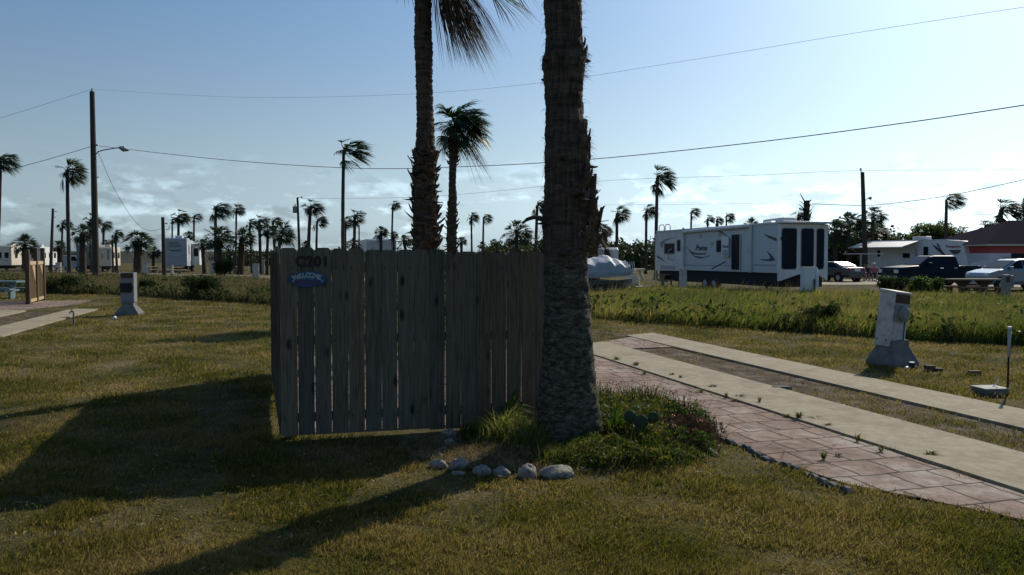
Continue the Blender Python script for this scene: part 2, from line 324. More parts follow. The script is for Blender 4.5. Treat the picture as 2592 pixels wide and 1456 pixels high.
def paver_material():
    m, nt, b = newmat('pink_pavers'); N = nt.nodes; L = nt.links
    b.inputs['Roughness'].default_value = .88; b.inputs['Specular IOR Level'].default_value = .2
    t = N.new('ShaderNodeTexCoord'); 
    nd = N.new('ShaderNodeTexNoise'); nd.inputs['Scale'].default_value = 1.9; nd.inputs['Detail'].default_value = 4; L.new(t.outputs['Object'], nd.inputs[0])
    vs = N.new('ShaderNodeVectorMath'); vs.operation = 'MULTIPLY_ADD'; L.new(nd.outputs['Color'], vs.inputs[0]); vs.inputs[1].default_value = (.11, .11, 0); L.new(t.outputs['Object'], vs.inputs[2])
    br = N.new('ShaderNodeTexBrick'); L.new(vs.outputs[0], br.inputs[0]); br.inputs['Scale'].default_value = 1
    br.offset = .35; br.inputs['Mortar Size'].default_value = .013; br.inputs['Mortar Smooth'].default_value = .3; br.inputs['Brick Width'].default_value = .37; br.inputs['Row Height'].default_value = .41
    br.inputs['Color1'].default_value = (.20, .130, .100, 1); br.inputs['Color2'].default_value = (.28, .195, .155, 1); br.inputs['Mortar'].default_value = (.035, .028, .022, 1); br.inputs['Bias'].default_value = -.1
    # cracks
    vo = N.new('ShaderNodeTexVoronoi'); vo.feature = 'DISTANCE_TO_EDGE'; vo.inputs['Scale'].default_value = 3.4; L.new(vs.outputs[0], vo.inputs[0])
    crk = ramp(N, L, vo.outputs[0], [(.010, .35), (.03, 1.)])
    nc = N.new('ShaderNodeTexNoise'); nc.inputs['Scale'].default_value = .9; L.new(t.outputs['Object'], nc.inputs[0]); ncr = ramp(N, L, nc.outputs[0], [(.46, 0.), (.56, 1.)])
    mxa = N.new('ShaderNodeMix'); mxa.data_type = 'RGBA'; L.new(ncr.outputs[0], mxa.inputs[0]); mxa.inputs[6].default_value = (1, 1, 1, 1); L.new(crk.outputs[0], mxa.inputs[7])
    mx = N.new('ShaderNodeMix'); mx.data_type = 'RGBA'; mx.blend_type = 'MULTIPLY'; mx.inputs[0].default_value = 1; L.new(br.outputs[0], mx.inputs[6]); L.new(mxa.outputs[2], mx.inputs[7])
    # pale lime wash and dark stains
    n1 = N.new('ShaderNodeTexNoise'); n1.inputs['Scale'].default_value = 1.1; n1.inputs['Detail'].default_value = 9; n1.inputs['Roughness'].default_value = .7; L.new(t.outputs['Object'], n1.inputs[0])
    w1 = ramp(N, L, n1.outputs[0], [(.50, 0.), (.62, .75)])
    mx1 = N.new('ShaderNodeMix'); mx1.data_type = 'RGBA'; L.new(w1.outputs[0], mx1.inputs[0]); L.new(mx.outputs[2], mx1.inputs[6]); mx1.inputs[7].default_value = (.38, .335, .28, 1)
    n2 = N.new('ShaderNodeTexNoise'); n2.inputs['Scale'].default_value = 7; n2.inputs['Detail'].default_value = 8; n2.inputs['Roughness'].default_value = .75; L.new(t.outputs['Object'], n2.inputs[0])
    w2 = ramp(N, L, n2.outputs[0], [(.33, .38), (.60, 1.15)])
    mx2 = N.new('ShaderNodeMix'); mx2.data_type = 'RGBA'; mx2.blend_type = 'MULTIPLY'; mx2.inputs[0].default_value = .8; L.new(mx1.outputs[2], mx2.inputs[6]); L.new(w2.outputs[0], mx2.inputs[7])
    inv = N.new('ShaderNodeMath'); inv.operation = 'MULTIPLY_ADD'; L.new(br.outputs['Fac'], inv.inputs[0]); inv.inputs[1].default_value = -.78; inv.inputs[2].default_value = 1
    mx3 = N.new('ShaderNodeMix'); mx3.data_type = 'RGBA'; mx3.blend_type = 'MULTIPLY'; mx3.inputs[0].default_value = 1; L.new(mx2.outputs[2], mx3.inputs[6]); L.new(inv.outputs[0], mx3.inputs[7])
    L.new(mx3.outputs[2], b.inputs['Base Color'])
    sb = N.new('ShaderNodeMath'); sb.operation = 'MULTIPLY_ADD'; L.new(br.outputs['Fac'], sb.inputs[0]); sb.inputs[1].default_value = -1; L.new(n2.outputs[0], sb.inputs[2])
    bp = N.new('ShaderNodeBump'); bp.inputs['Strength'].default_value = .6; bp.inputs['Distance'].default_value = .012; L.new(sb.outputs[0], bp.inputs['Height']); L.new(bp.outputs[0], b.inputs['Normal'])
    return m
M_paver = paver_material()

def siding_material(name, c, step=.1):
    m, nt, b = newmat(name); N = nt.nodes; L = nt.links
    b.inputs['Roughness'].default_value = .45; b.inputs['Base Color'].default_value = (*c, 1)
    t = N.new('ShaderNodeTexCoord'); s = N.new('ShaderNodeSeparateXYZ'); L.new(t.outputs['Object'], s.inputs[0])
    md = N.new('ShaderNodeMath'); md.operation = 'PINGPONG'; L.new(s.outputs['Z'], md.inputs[0]); md.inputs[1].default_value = step / 2
    r = ramp(N, L, md.outputs[0], [(.0, .72), (.018, 1.)])
    mx = N.new('ShaderNodeMix'); mx.data_type = 'RGBA'; mx.blend_type = 'MULTIPLY'; mx.inputs[0].default_value = 1; mx.inputs[6].default_value = (*c, 1); L.new(r.outputs[0], mx.inputs[7]); L.new(mx.outputs[2], b.inputs['Base Color'])
    bp = N.new('ShaderNodeBump'); bp.inputs['Strength'].default_value = .6; bp.inputs['Distance'].default_value = .03; L.new(md.outputs[0], bp.inputs['Height']); L.new(bp.outputs[0], b.inputs['Normal'])
    return m
M_siding = siding_material('white_siding', (.52, .57, .60), .12)

def bigtrunk_material(name, low=True):
    m, nt, b = newmat(name); N = nt.nodes; L = nt.links
    b.inputs['Roughness'].default_value = .95; b.inputs['Specular IOR Level'].default_value = .1
    t = N.new('ShaderNodeTexCoord'); s = N.new('ShaderNodeSeparateXYZ'); L.new(t.outputs['Object'], s.inputs[0])
    ma = N.new('ShaderNodeMapping'); ma.inputs['Scale'].default_value = (3, 3, 22); L.new(t.outputs['Object'], ma.inputs[0])      # rings
    mb = N.new('ShaderNodeMapping'); mb.inputs['Scale'].default_value = (30, 30, 2.5); L.new(t.outputs['Object'], mb.inputs[0])   # fibres
    na = N.new('ShaderNodeTexNoise'); na.inputs['Scale'].default_value = 1.2; na.inputs['Detail'].default_value = 7; L.new(ma.outputs[0], na.inputs[0])
    nb = N.new('ShaderNodeTexNoise'); nb.inputs['Scale'].default_value = 1.5; nb.inputs['Detail'].default_value = 7; L.new(mb.outputs[0], nb.inputs[0])
    ad = N.new('ShaderNodeMath'); ad.operation = 'ADD'; L.new(na.outputs[0], ad.inputs[0]); L.new(nb.outputs[0], ad.inputs[1])
    up = ramp(N, L, ad.outputs[0], [(.80, (.040, .031, .023)), (1.0, (.088, .069, .052)), (1.0, (.15, .12, .09))])
    up.color_ramp.elements[0].position = .38; up.color_ramp.elements[1].position = .5; up.color_ramp.elements[2].position = .62
    hf = N.new('ShaderNodeMath'); hf.operation = 'MULTIPLY'; L.new(ad.outputs[0], hf.inputs[0]); hf.inputs[1].default_value = .5
    L.new(hf.outputs[0], up.inputs[0])
    nl = N.new('ShaderNodeTexNoise'); nl.inputs['Scale'].default_value = 9; nl.inputs['Detail'].default_value = 12; nl.inputs['Roughness'].default_value = .78
    mn = N.new('ShaderNodeMapping'); mn.inputs['Scale'].default_value = (1.3, 1.3, 3.2); L.new(t.outputs['Object'], mn.inputs[0]); L.new(mn.outputs[0], nl.inputs[0])
    lo_ = ramp(N, L, nl.outputs[0], [(.40, (.036, .033, .025)), (.50, (.085, .080, .062)), (.68, (.27, .255, .20))])
    nh = N.new('ShaderNodeMath'); nh.operation = 'MULTIPLY_ADD'; L.new(na.outputs[0], nh.inputs[0]); nh.inputs[1].default_value = .9; L.new(s.outputs['Z'], nh.inputs[2])
    mask = ramp(N, L, nh.outputs[0], [(0, 0.), (1, 1.)])
    mr = N.new('ShaderNodeMapRange'); mr.inputs[1].default_value = 2.08; mr.inputs[2].default_value = 2.35; L.new(nh.outputs[0], mr.inputs[0])
    mx = N.new('ShaderNodeMix'); mx.data_type = 'RGBA'; L.new(mr.outputs[0], mx.inputs[0])
    if low: L.new(lo_.outputs[0], mx.inputs[6])
    else: L.new(up.outputs[0], mx.inputs[6])
    L.new(up.outputs[0], mx.inputs[7]); L.new(mx.outputs[2], b.inputs['Base Color'])
    bp = N.new('ShaderNodeBump'); bp.inputs['Strength'].default_value = 1; bp.inputs['Distance'].default_value = .03
    wv = N.new('ShaderNodeTexWave'); wv.bands_direction = 'Z'; wv.inputs['Scale'].default_value = 11; wv.inputs['Distortion'].default_value = 9; wv.inputs['Detail'].default_value = 4; wv.inputs['Detail Scale'].default_value = 2.5; L.new(t.outputs['Object'], wv.inputs[0])
    hb = N.new('ShaderNodeMath'); hb.operation = 'MULTIPLY_ADD'; L.new(wv.outputs['Fac'], hb.inputs[0]); hb.inputs[1].default_value = .14; L.new(ad.outputs[0], hb.inputs[2])
    hc = N.new('ShaderNodeMath'); hc.operation = 'MULTIPLY_ADD'; L.new(nl.outputs[0], hc.inputs[0]); hc.inputs[1].default_value = .9; L.new(hb.outputs[0], hc.inputs[2]); L.new(hc.outputs[0], bp.inputs['Height'])
    wr = ramp(N, L, wv.outputs['Fac'], [(.05, .82), (.3, 1.)]); mw = N.new('ShaderNodeMix'); mw.data_type = 'RGBA'; mw.blend_type = 'MULTIPLY'; mw.inputs[0].default_value = .8; L.new(mx.outputs[2], mw.inputs[6]); L.new(wr.outputs[0], mw.inputs[7]); L.new(mw.outputs[2], b.inputs['Base Color']); L.new(bp.outputs[0], b.inputs['Normal'])
    return m
M_bigtrunk = bigtrunk_material('big_trunk_bark'); M_midtrunk = bigtrunk_material('shaggy_trunk_bark', False)

# ------------------------------------------------------------------ ground, paving, roads
g = MB(); g.box(-1500, 1500, -60, 3000, -1, 0); structure('ground', g, M_ground)
def slab(name, pts, z, m, t=.05, bevel=0, cell=None):
    """polygon in park coordinates as a slab object whose local axes follow the park grid"""
    b = MB(); b.prism(pts, z - t, z); o = structure(name, b, m, rot=(0, 0, RP)); return o
def wob(pts, amp, n=6, seed=0):
    r = random.Random(seed); out = []
    for i in range(len(pts)):
        a = pts[i]; c = pts[(i + 1) % len(pts)]; L = math.hypot(c[0] - a[0], c[1] - a[1]); k = max(1, int(L / .25)) if L > .6 else 1
        k = min(k, 80)
        for j in range(k):
            t = j / k; out.append((a[0] + (c[0] - a[0]) * t + r.uniform(-amp, amp), a[1] + (c[1] - a[1]) * t + r.uniform(-amp, amp)))
    return out
slab('concrete_strip', [(7.12, -3), (8.05, -3), (8.02, 16.6), (7.18, 16.2)], .032, M_conc, .08)
slab('concrete_strip', [(5.24, -3), (6.25, -3), (6.22, 15.1), (5.20, 14.6)], .036, M_conc, .08)
slab('concrete_strip', [(-6.95, 14), (-6.08, 14), (-6.25, 29.3), (-7.1, 29.5)], .04, M_conc, .07)
slab('concrete_strip', [(-9.0, 14), (-8.1, 14), (-8.3, 29.0), (-9.1, 29.2)], .04, M_conc, .07)
PAV = [(.0, 8.05), (2.9, 8.05), (3.3, 7.9), (4.06, 7.6), (4.02, 5.9), (4.12, 5.1), (4.55, 4.35), (4.8, 3.8), (5.0, 3.0), (5.19, 2.4), (5.19, 14.55), (.0, 14.4)]
slab('paver_path', wob(PAV, .015, seed=3), .016, M_paver, .04)
slab('paver_apron', [(6.24, 13.9), (7.14, 13.9), (7.16, 15.9), (6.24, 15.2)], .022, M_paver, .04)
slab('dirt_bed', wob([(6.26, -3), (7.11, -3), (7.11, 13.88), (6.26, 13.88)], .01, seed=4), .004, M_dirt, .01)
slab('dirt_patch', wob([(3.6, 14.7), (7.6, 16.3), (8.6, 17.6), (6.5, 18.4), (3.5, 16.6)], .12, seed=5), .006, M_dirt, .01)
slab('flower_bed_soil', wob([(.95, 7.5), (1.05, 6.9), (1.5, 6.25), (2.4, 6.02), (3.0, 5.86), (3.5, 6.15), (3.85, 6.6), (4.03, 7.3), (3.3, 7.8), (2.9, 7.84), (1.1, 7.8)], .04, seed=6), .008, M_dirt, .012)
slab('dirt_bed', wob([(-8.05, 14), (-7.0, 14), (-7.12, 28.7), (-8.25, 28.6)], .03, seed=7), .006, M_dirt, .01)
slab('left_patio', wob([(-18, 28.5), (-8.9, 28.5), (-7.7, 33), (-7.9, 36), (-18, 36)], .05, seed=8), .01, M_paver, .02)
# far tracks and pads
def wpoly(name, pts, z, m, t=.03):
    b = MB(); b.prism([(p[0], p[1]) for p in pts], z - t, z); return structure(name, b, m)
wpoly('road', [(-200, 98), (-60, 88), (-20, 64), (-14, 58), (-8, 60), (-14, 70), (-55, 100), (-200, 112)], .012, M_sand)
wpoly('concrete_pad', [XY(1880, 50), XY(2300, 50.5), XY(2700, 44.5), XY(2700, 49), XY(2200, 57), XY(1880, 56)], .03, M_conc)
wpoly('concrete_pad', [XY(2140, 58), XY(2800, 57), XY(2800, 62), XY(2120, 64)], .025, M_conc)
# levee far to the left and low rise beyond
lv = MB(); pts = [(-420, 150), (-150, 250), (60, 300), (300, 330)]
prof = [(-14, -.5), (-4, 3.75), (4, 3.75), (14, -.5)]
rings = []
for i, (x, y) in enumerate(pts):
    a = Vector(pts[min(i + 1, 3)]) - Vector(pts[max(i - 1, 0)]); a.normalize(); nrm = Vector((a.y, -a.x))
    rings.append([(x + nrm.x * q, y + nrm.y * q, z) for q, z in prof])
lv.loft(rings); structure('levee', lv, mat('levee_grass', (.045, .05, .035), (.075, .075, .055), scale=.1, rough=1))

# ------------------------------------------------------------------ grass
def inpoly(P, poly):
    x, y = P[:, 0], P[:, 1]; r = np.zeros(len(P), bool); n = len(poly)
    for i in range(n):
        x1, y1 = poly[i][:2]; x2, y2 = poly[(i + 1) % n][:2]
        c = ((y1 > y) != (y2 > y)); 
        with np.errstate(divide='ignore', invalid='ignore'):
            r ^= c & (x < (x2 - x1) * (y - y1) / (y2 - y1 + 1e-12) + x1)
    return r
def blades(P, h, w, lean=.5, wind=(0.25, -.05)):
    """two-segment blades: 5 vertices, one quad and one triangle each (quad stored as two tris)"""
    n = len(P); a = rng.uniform(0, 2 * np.pi, n); b = rng.uniform(0, 2 * np.pi, n)
    wx, wy = np.cos(a) * w, np.sin(a) * w
    l1 = lean * h * rng.uniform(.1, 1, n); dx = np.cos(b) * l1 + wind[0] * h; dy = np.sin(b) * l1 + wind[1] * h
    V = np.zeros((n, 5, 3), np.float32)
    V[:, 0] = np.stack([P[:, 0] - wx, P[:, 1] - wy, np.zeros(n)], 1); V[:, 1] = np.stack([P[:, 0] + wx, P[:, 1] + wy, np.zeros(n)], 1)
    V[:, 2] = np.stack([P[:, 0] + dx * .35 + wx * .8, P[:, 1] + dy * .35 + wy * .8, h * .6], 1)
    V[:, 3] = np.stack([P[:, 0] + dx * .35 - wx * .8, P[:, 1] + dy * .35 - wy * .8, h * .6], 1)
    V[:, 4] = np.stack([P[:, 0] + dx, P[:, 1] + dy, h * .97], 1)
    F = np.array([[0, 1, 2], [0, 2, 3], [3, 2, 4]])[None] + (np.arange(n) * 5)[:, None, None]
    return V.reshape(-1, 3), F.reshape(-1, 3)
FIELD = [(-70, 70), (-22.4, 38.2), (-18.9, 37.4), (-8.9, 29.3), (-3, 25.8), (2.2, 22.9), (4.2, 20.9), (7.2, 17.9), (10, 15.6), (18, 10.5), (34, 17), (26, 24), (18, 29), (11.5, 34.5), (9, 39), (2, 45), (-12, 47), (-22, 60), (-70, 92)]
def snoise(P, f, seed):
    r = np.random.default_rng(seed); o = np.zeros(len(P))
    for k in range(5):
        th = r.uniform(0, 2 * np.pi); q = f * (1.6 ** k); o += np.sin((P[:, 0] * np.cos(th) + P[:, 1] * np.sin(th)) * q + r.uniform(0, 6)) / (1.25 ** k)
    return o / 3
# mown lawn
n = 620000
d = 3.6 * (40 / 3.6) ** rng.uniform(0, 1, n) ** 1.25
x = rng.uniform(-.78, .78, n) * d + rng.uniform(-1, 1, n)
P = np.stack([x, d], 1); vw = np.stack([P[:, 0] * .963 + P[:, 1] * .27, -P[:, 0] * .27 + P[:, 1] * .963], 1)
v, w_ = vw[:, 0], vw[:, 1]
jit = rng.normal(0, .035, n) + .02 * np.sin(w_ * 7)
keep = ~inpoly(P, FIELD)
keep &= ~((v > 7.12 + jit) & (v < 8.05 + jit) & (w_ < 16.4)); keep &= ~((v > 5.22) & (v < 6.26 + jit) & (w_ < 14.9))
pav = np.array([(3.9, 6.9), (4.02, 6.9), (4.0, 5.9), (4.12, 5.1), (4.55, 4.35), (4.8, 3.8), (5.0, 3.0), (5.24, 2.4), (5.24, 14.6), (0, 14.4), (0, 8), (.9, 7.8), (1.05, 6.9), (1.5, 6.3), (2.4, 6.1), (3.0, 5.95), (3.45, 6.25), (3.9, 6.9)])
vwj = vw + np.stack([rng.normal(0, .05, n), rng.normal(0, .05, n)], 1)
keep &= ~inpoly(vwj, pav)
dirt = (v > 6.26) & (v < 7.12) & (w_ < 13.9); keep &= ~(dirt & (rng.uniform(0, 1, n) < .45 + .4 * (w_ > 9)))
keep &= ~((v > 6.24) & (v < 7.2) & (w_ > 13.9) & (w_ < 15.9) & (rng.uniform(0, 1, n) < .93))
keep &= ~((v > -7.1 + jit) & (v < -6.1 + jit) & (w_ < 29.4)); keep &= ~((v > -9.1) & (v < -8.1) & (w_ < 29.2)); keep &= ~((v > -8.1) & (v < -7.1) & (rng.uniform(0, 1, n) < .8))
keep &= ~((v < -7.8) & (w_ > 28.4) & (w_ < 36))
thin = snoise(P, 1.6, 5) + .5 * snoise(P, 5.5, 6); keep &= ~((thin > .38) & (rng.uniform(0, 1, n) < .8))
P = P[keep]; m_ = len(P); dd = P[:, 1]
clump = .75 + .6 * np.clip(snoise(P, 3.2, 11) + .6 * snoise(P, 11, 12), -1, 1.2)
h = rng.uniform(.020, .062, m_) * clump * (1 + .012 * dd); wd = (.0011 + .00030 * dd) * rng.uniform(.7, 1.4, m_)
V, F = blades(P, h, wd, lean=1.3)
tag(npmesh('lawn_grass', V, F, M_lawn), 'short patchy green and brown mown lawn around the wooden fence', 'grass', kind='stuff')
nl_ = 5200; dl = 3.8 * (24 / 3.8) ** rng.uniform(0, 1, nl_); Pl = np.stack([rng.uniform(-.75, .75, nl_) * dl, dl], 1)
vl, wl_ = Pl[:, 0] * .963 + Pl[:, 1] * .27, -Pl[:, 0] * .27 + Pl[:, 1] * .963
kl = ~(((vl > 3.9) & (vl < 8.1)) | ((vl > -9.1) & (vl < -6))) & (snoise(Pl, 1.3, 77) + rng.normal(0, .5, nl_) > 0); Pl = Pl[kl]; nl_ = len(Pl)
a_ = rng.uniform(0, 6.28, nl_); L_ = rng.uniform(.008, .030, nl_) * (1 + .04 * Pl[:, 1]); q_ = rng.uniform(.002, .006, nl_) * (1 + .06 * Pl[:, 1]); zz_ = rng.uniform(.025, .05, nl_)
u1 = np.stack([np.cos(a_) * L_, np.sin(a_) * L_, rng.normal(0, .008, nl_)], 1); u2 = np.stack([-np.sin(a_) * q_, np.cos(a_) * q_, rng.normal(0, .002, nl_)], 1); c0 = np.stack([Pl[:, 0], Pl[:, 1], zz_], 1)
Vl = np.stack([c0 - u1, c0 + u2, c0 + u1, c0 - u2], 1).reshape(-1, 3)
tag(npmesh('leaf_litter', Vl, np.arange(len(Vl)).reshape(-1, 4), M_straw), 'scattered dry straw and leaf bits lying on the lawn', 'litter', kind='stuff')
# taller weeds of the uncut field
def sample_field(n, near_bias):
    out = []
    while sum(map(len, out)) < n:
        d = 10 * (9.2) ** rng.uniform(0, 1, n * 2) ** near_bias; x = rng.uniform(-.8, .8, n * 2) * d
        Q = np.stack([x, d], 1); out.append(Q[inpoly(Q, FIELD)])
    return np.concatenate(out)[:n]
P = sample_field(330000, 1.0); dd = P[:, 1]
# distance to near edge gives shorter fringe
cl_ = 1 + .38 * snoise(P, 1.1, 3) + .2 * snoise(P, 4.0, 9)
h = np.clip(.42 * cl_, .14, .85) * rng.uniform(.45, 1.15, len(P)); wd = (.0025 + .00033 * dd) * rng.uniform(.6, 1.4, len(P))
left = P[:, 0] + rng.normal(0, 1.6, len(P)) + 2.5 * snoise(P, .5, 21) < -2.0
for msk, nm, mt, lb in ((~left, 'tall_grass', M_tall, 'tall bright green uncut grass before the long trailer on the right'), (left, 'dry_tall_grass', M_tall2, 'dull olive uncut weeds left of and behind the fence')):
    V, F = blades(P[msk], h[msk], wd[msk], lean=.9, wind=(.3, -.1))
    tag(npmesh(nm, V, F, mt), lb, 'grass', kind='stuff')

P = sample_field(9000, 1.0); hs_ = rng.uniform(.45, .85, len(P)) * (1 + .3 * snoise(P, .9, 8)); V, F = blades(P, hs_, (.002 + .00022 * P[:, 1]), lean=.5, wind=(.2, 0))
tag(npmesh('dry_stalks', V, F, M_straw), 'thin dry seed stalks standing above the tall grass', 'weeds', kind='stuff')
# leaf clump generator -------------------------------------------------
def leaves(n, cx, cy, cz, rx, ry, rz_, size, aspect=.45, shell=.5, seed=0, cut=.25):
    r = np.random.default_rng(seed); u = r.normal(size=(n, 3)); u /= np.linalg.norm(u, axis=1)[:, None]
    rad = r.uniform(shell, 1, n) ** .5
    # lumps
    lump = 1 + .28 * np.sin(u[:, 0] * 5 + seed) * np.cos(u[:, 1] * 4 + seed * 2) + .2 * np.sin(u[:, 2] * 7 + u[:, 0] * 6 + seed) + r.normal(0, .07, n)
    p = u * (rad * lump)[:, None] * np.array([rx, ry, rz_]) + np.array([cx, cy, cz])
    gap = np.sin(p[:, 0] * 3.1 / rx * 1.3 + seed) * np.cos(p[:, 2] * 2.7 / rz_ * 1.2 + seed) > (1 - cut); p = p[~gap]; p = p[p[:, 2] > .02]; n = len(p)
    a = r.normal(size=(n, 3)); a /= np.linalg.norm(a, axis=1)[:, None]; b = r.normal(size=(n, 3)); b -= (a * b).sum(1)[:, None] * a; b /= np.linalg.norm(b, axis=1)[:, None]
    s = size * r.uniform(.5, 1.3, n)[:, None]
    V = np.stack([p - a * s, p + b * s * aspect, p + a * s, p - b * s * aspect], 1); F = np.arange(n * 4).reshape(n, 4)
    return V.reshape(-1, 3), F
def join(parts):
    Vs, Fs, o = [], [], 0
    for V, F in parts: Vs.append(V); Fs.append(F + o); o += len(V)
    return np.concatenate(Vs), np.concatenate(Fs)

# undergrowth along the field's near edge, its dark green standing in for self-shade
parts = []
edge = [(-50, 56), (-22.4, 38.2), (-18.9, 37.4), (-8.9, 29.3), (-3, 25.8), (2.2, 22.9), (4.2, 20.9), (7.2, 17.9), (10, 15.6), (18, 10.5)]
k = 0
for i in range(len(edge) - 1):
    a, b_ = Vector(edge[i]), Vector(edge[i + 1]); L = (b_ - a).length; q = int(L / .55)
    for j in range(q):
        p = a + (b_ - a) * (j + rnd.random()) / q; k += 1
        if rnd.random() < .18: continue
        s = rnd.uniform(.24, .60)
        parts.append(leaves(90, p.x + rnd.uniform(-.2, .3), p.y + rnd.uniform(0, .9), s * .6, s * 1.4, s, s, .05 + .0012 * p.y, seed=k, cut=0))
V, F = join(parts)
tag(npmesh('undergrowth', V, F, M_bush), 'low leafy weeds in dark shade-toned green along the tall grass front edge', 'weeds', kind='stuff')
parts = []; P = sample_field(420, .9)
for i, (x, y) in enumerate(P):
    hh_ = rnd.uniform(.22, .5); parts.append(leaves(46, x, y, hh_ * .6, rnd.uniform(.2, .5), .25, hh_ * .55, .028 + .0011 * y, seed=9000 + i, cut=0, aspect=.5))
V, F = join(parts)
tag(npmesh('leafy_weeds', V, F, M_leaf), 'broad leafed green weeds mixed through the tall grass', 'weeds', kind='stuff')
# far bushes / woodland
def wood(name, label, px0, px1, d, pytop, seed, n=120, m=M_wood_far, lf=.35):
    r = random.Random(seed); parts = []
    for i in range(n):
        px = px0 + (px1 - px0) * (i + r.random()) / n; dd = d * r.uniform(.93, 1.12)
        top = CAMH + (652 - (pytop + r.uniform(-3, 7))) / 2000 * dd
        X = (px - 1296) / 2000 * dd
        parts.append(leaves(330, X, dd, top * .45, dd * .012 + 1, 2.0, top * .55, lf, seed=seed * 100 + i, cut=.05))
    V, F = join(parts); tag(npmesh(name, V, F, m), label, 'trees', kind='stuff')
wood('far_woodland', 'dense far green scrub on the skyline right of the big palm trunk', 1240, 1680, 120, 615, 1, 70)
wood('far_scrub', 'low far scrub on the horizon behind the left caravans', 560, 1010, 170, 634, 2, 60)
wood('far_thicket', 'dark thicket behind the parked vehicles on the right', 2040, 2250, 88, 592, 3, 60)
wood('far_hedge', 'sunlit scrub between the right trailer and the white house', 2440, 2560, 86, 638, 5, 16)
wood('far_hedgerow', 'thin dark hedgerow on the far left horizon', -60, 240, 170, 638, 6, 34)

# ------------------------------------------------------------------ palms
def fan(hub, D, S, Ll, nl, width, wind, droop, r, spread=85, fold=.25):
    V = []; F = []; D = D.normalized(); Nn = D.cross(S).normalized()
    for i in range(nl):
        a = R(-spread + 2 * spread * (i + r.uniform(-.2, .2)) / (nl - 1))
        d = (D * math.cos(a) + S * math.sin(a) + Nn * (-abs(math.sin(a)) * fold + r.uniform(-.07, .07))).normalized()
        L = Ll * (.72 + .28 * math.cos(a)) * r.uniform(.85, 1.08)
        sd_ = d.cross(Nn).normalized(); b = len(V)
        sd_ = (sd_ + Nn * r.uniform(-.5, .5)).normalized()
        for s, wq in ((0.0, .12), (.35, .9), (.7, .8), (1.0, .08)):
            p = hub + d * (L * s) + wind * (L * s * s) + Vector((0, 0, -1)) * (L * droop * s * s * s)
            V.append(p - sd_ * width * wq); V.append(p + sd_ * width * wq)
        for q in range(3): F.append((b + q * 2, b + q * 2 + 1, b + q * 2 + 3, b + q * 2 + 2))
    return V, F
def crown_mesh(name, seed, nf=30, wind=.55, pet=.75, Ll=.95, nl=18, width=.035, zmin=-.75, zmax=1, droop=.55, dead=0, fold=.3, sp=(55, 95)):
    r = random.Random(seed); V = []; F = []
    W = Vector((1, -.1, -.03)) * wind
    for i in range(nf):
        z = zmin + (zmax - zmin) * ((i + .5) / nf) ** .8; z = max(-.95, min(.98, z + r.uniform(-.08, .08)))
        a = i * 2.39996 + r.uniform(-.35, .35)
        d = Vector((math.cos(a) * math.sqrt(1 - z * z), math.sin(a) * math.sqrt(1 - z * z), z))
        d = (d + W * (1.0 + .3 * r.random())).normalized()
        L = pet * r.uniform(.75, 1.15) * (1 if z > -.3 else .85)
        p0 = Vector((0, 0, r.uniform(-.2, .1))); c1 = p0 + d * L * .55 + Vector((0, 0, .05)); hub = p0 + d * L + Vector((0, 0, -.16 * L)) + W * .12
        up = Vector((0, 0, 1)); S = (hub - c1).cross(up)
        if S.length < .05: S = Vector((0, 1, 0))
        S.normalize()
        # petiole: thin ribbon pair
        for off in (S, (hub - c1).cross(S).normalized()):
            b = len(V)
            for p, wq in ((p0, .035), (c1, .022), (hub, .015)): V += [p - off * wq, p + off * wq]
            F += [(b, b + 1, b + 3, b + 2), (b + 2, b + 3, b + 5, b + 4)]
        tw = r.uniform(-.5, .5); D = (hub - c1).normalized(); S = (S * math.cos(tw) + D.cross(S) * math.sin(tw)).normalized()
        v2, f2 = fan(hub, D, S, Ll * r.uniform(.8, 1.1), nl, width, W * .45, droop * r.uniform(.5, 1.3) * (1.2 if z < 0 else .8), r, spread=r.uniform(*sp), fold=fold)
        b = len(V); V += v2; F += [tuple(q + b for q in f) for f in f2]
    me = bpy.data.meshes.new(name); me.from_pydata([tuple(q) for q in V], [], F); me.update(); return me
FANS = [crown_mesh('crown', 10 + i, nf=31 + 2 * (i % 3), wind=.55 + .08 * (i % 4), droop=.22 + .1 * (i % 3), pet=.62 + .06 * (i % 2), Ll=.88, nl=13, width=.032, zmin=-.85 + .12 * (i % 3), sp=(28, 62)) for i in range(6)]
SABS = [crown_mesh('crown', 30 + i, nf=48, wind=.26, pet=.95, Ll=.8, nl=16, width=.036, zmin=-.62, droop=.3) for i in range(4)]
for me in FANS + SABS: me.materials.append(M_frond)
SKIRT = crown_mesh('dead_fronds', 50, nf=9, wind=.35, pet=.3, Ll=.75, nl=12, width=.03, zmin=-1, zmax=-.5, droop=1.0, fold=.5); SKIRT.materials.append(M_deadfrond)

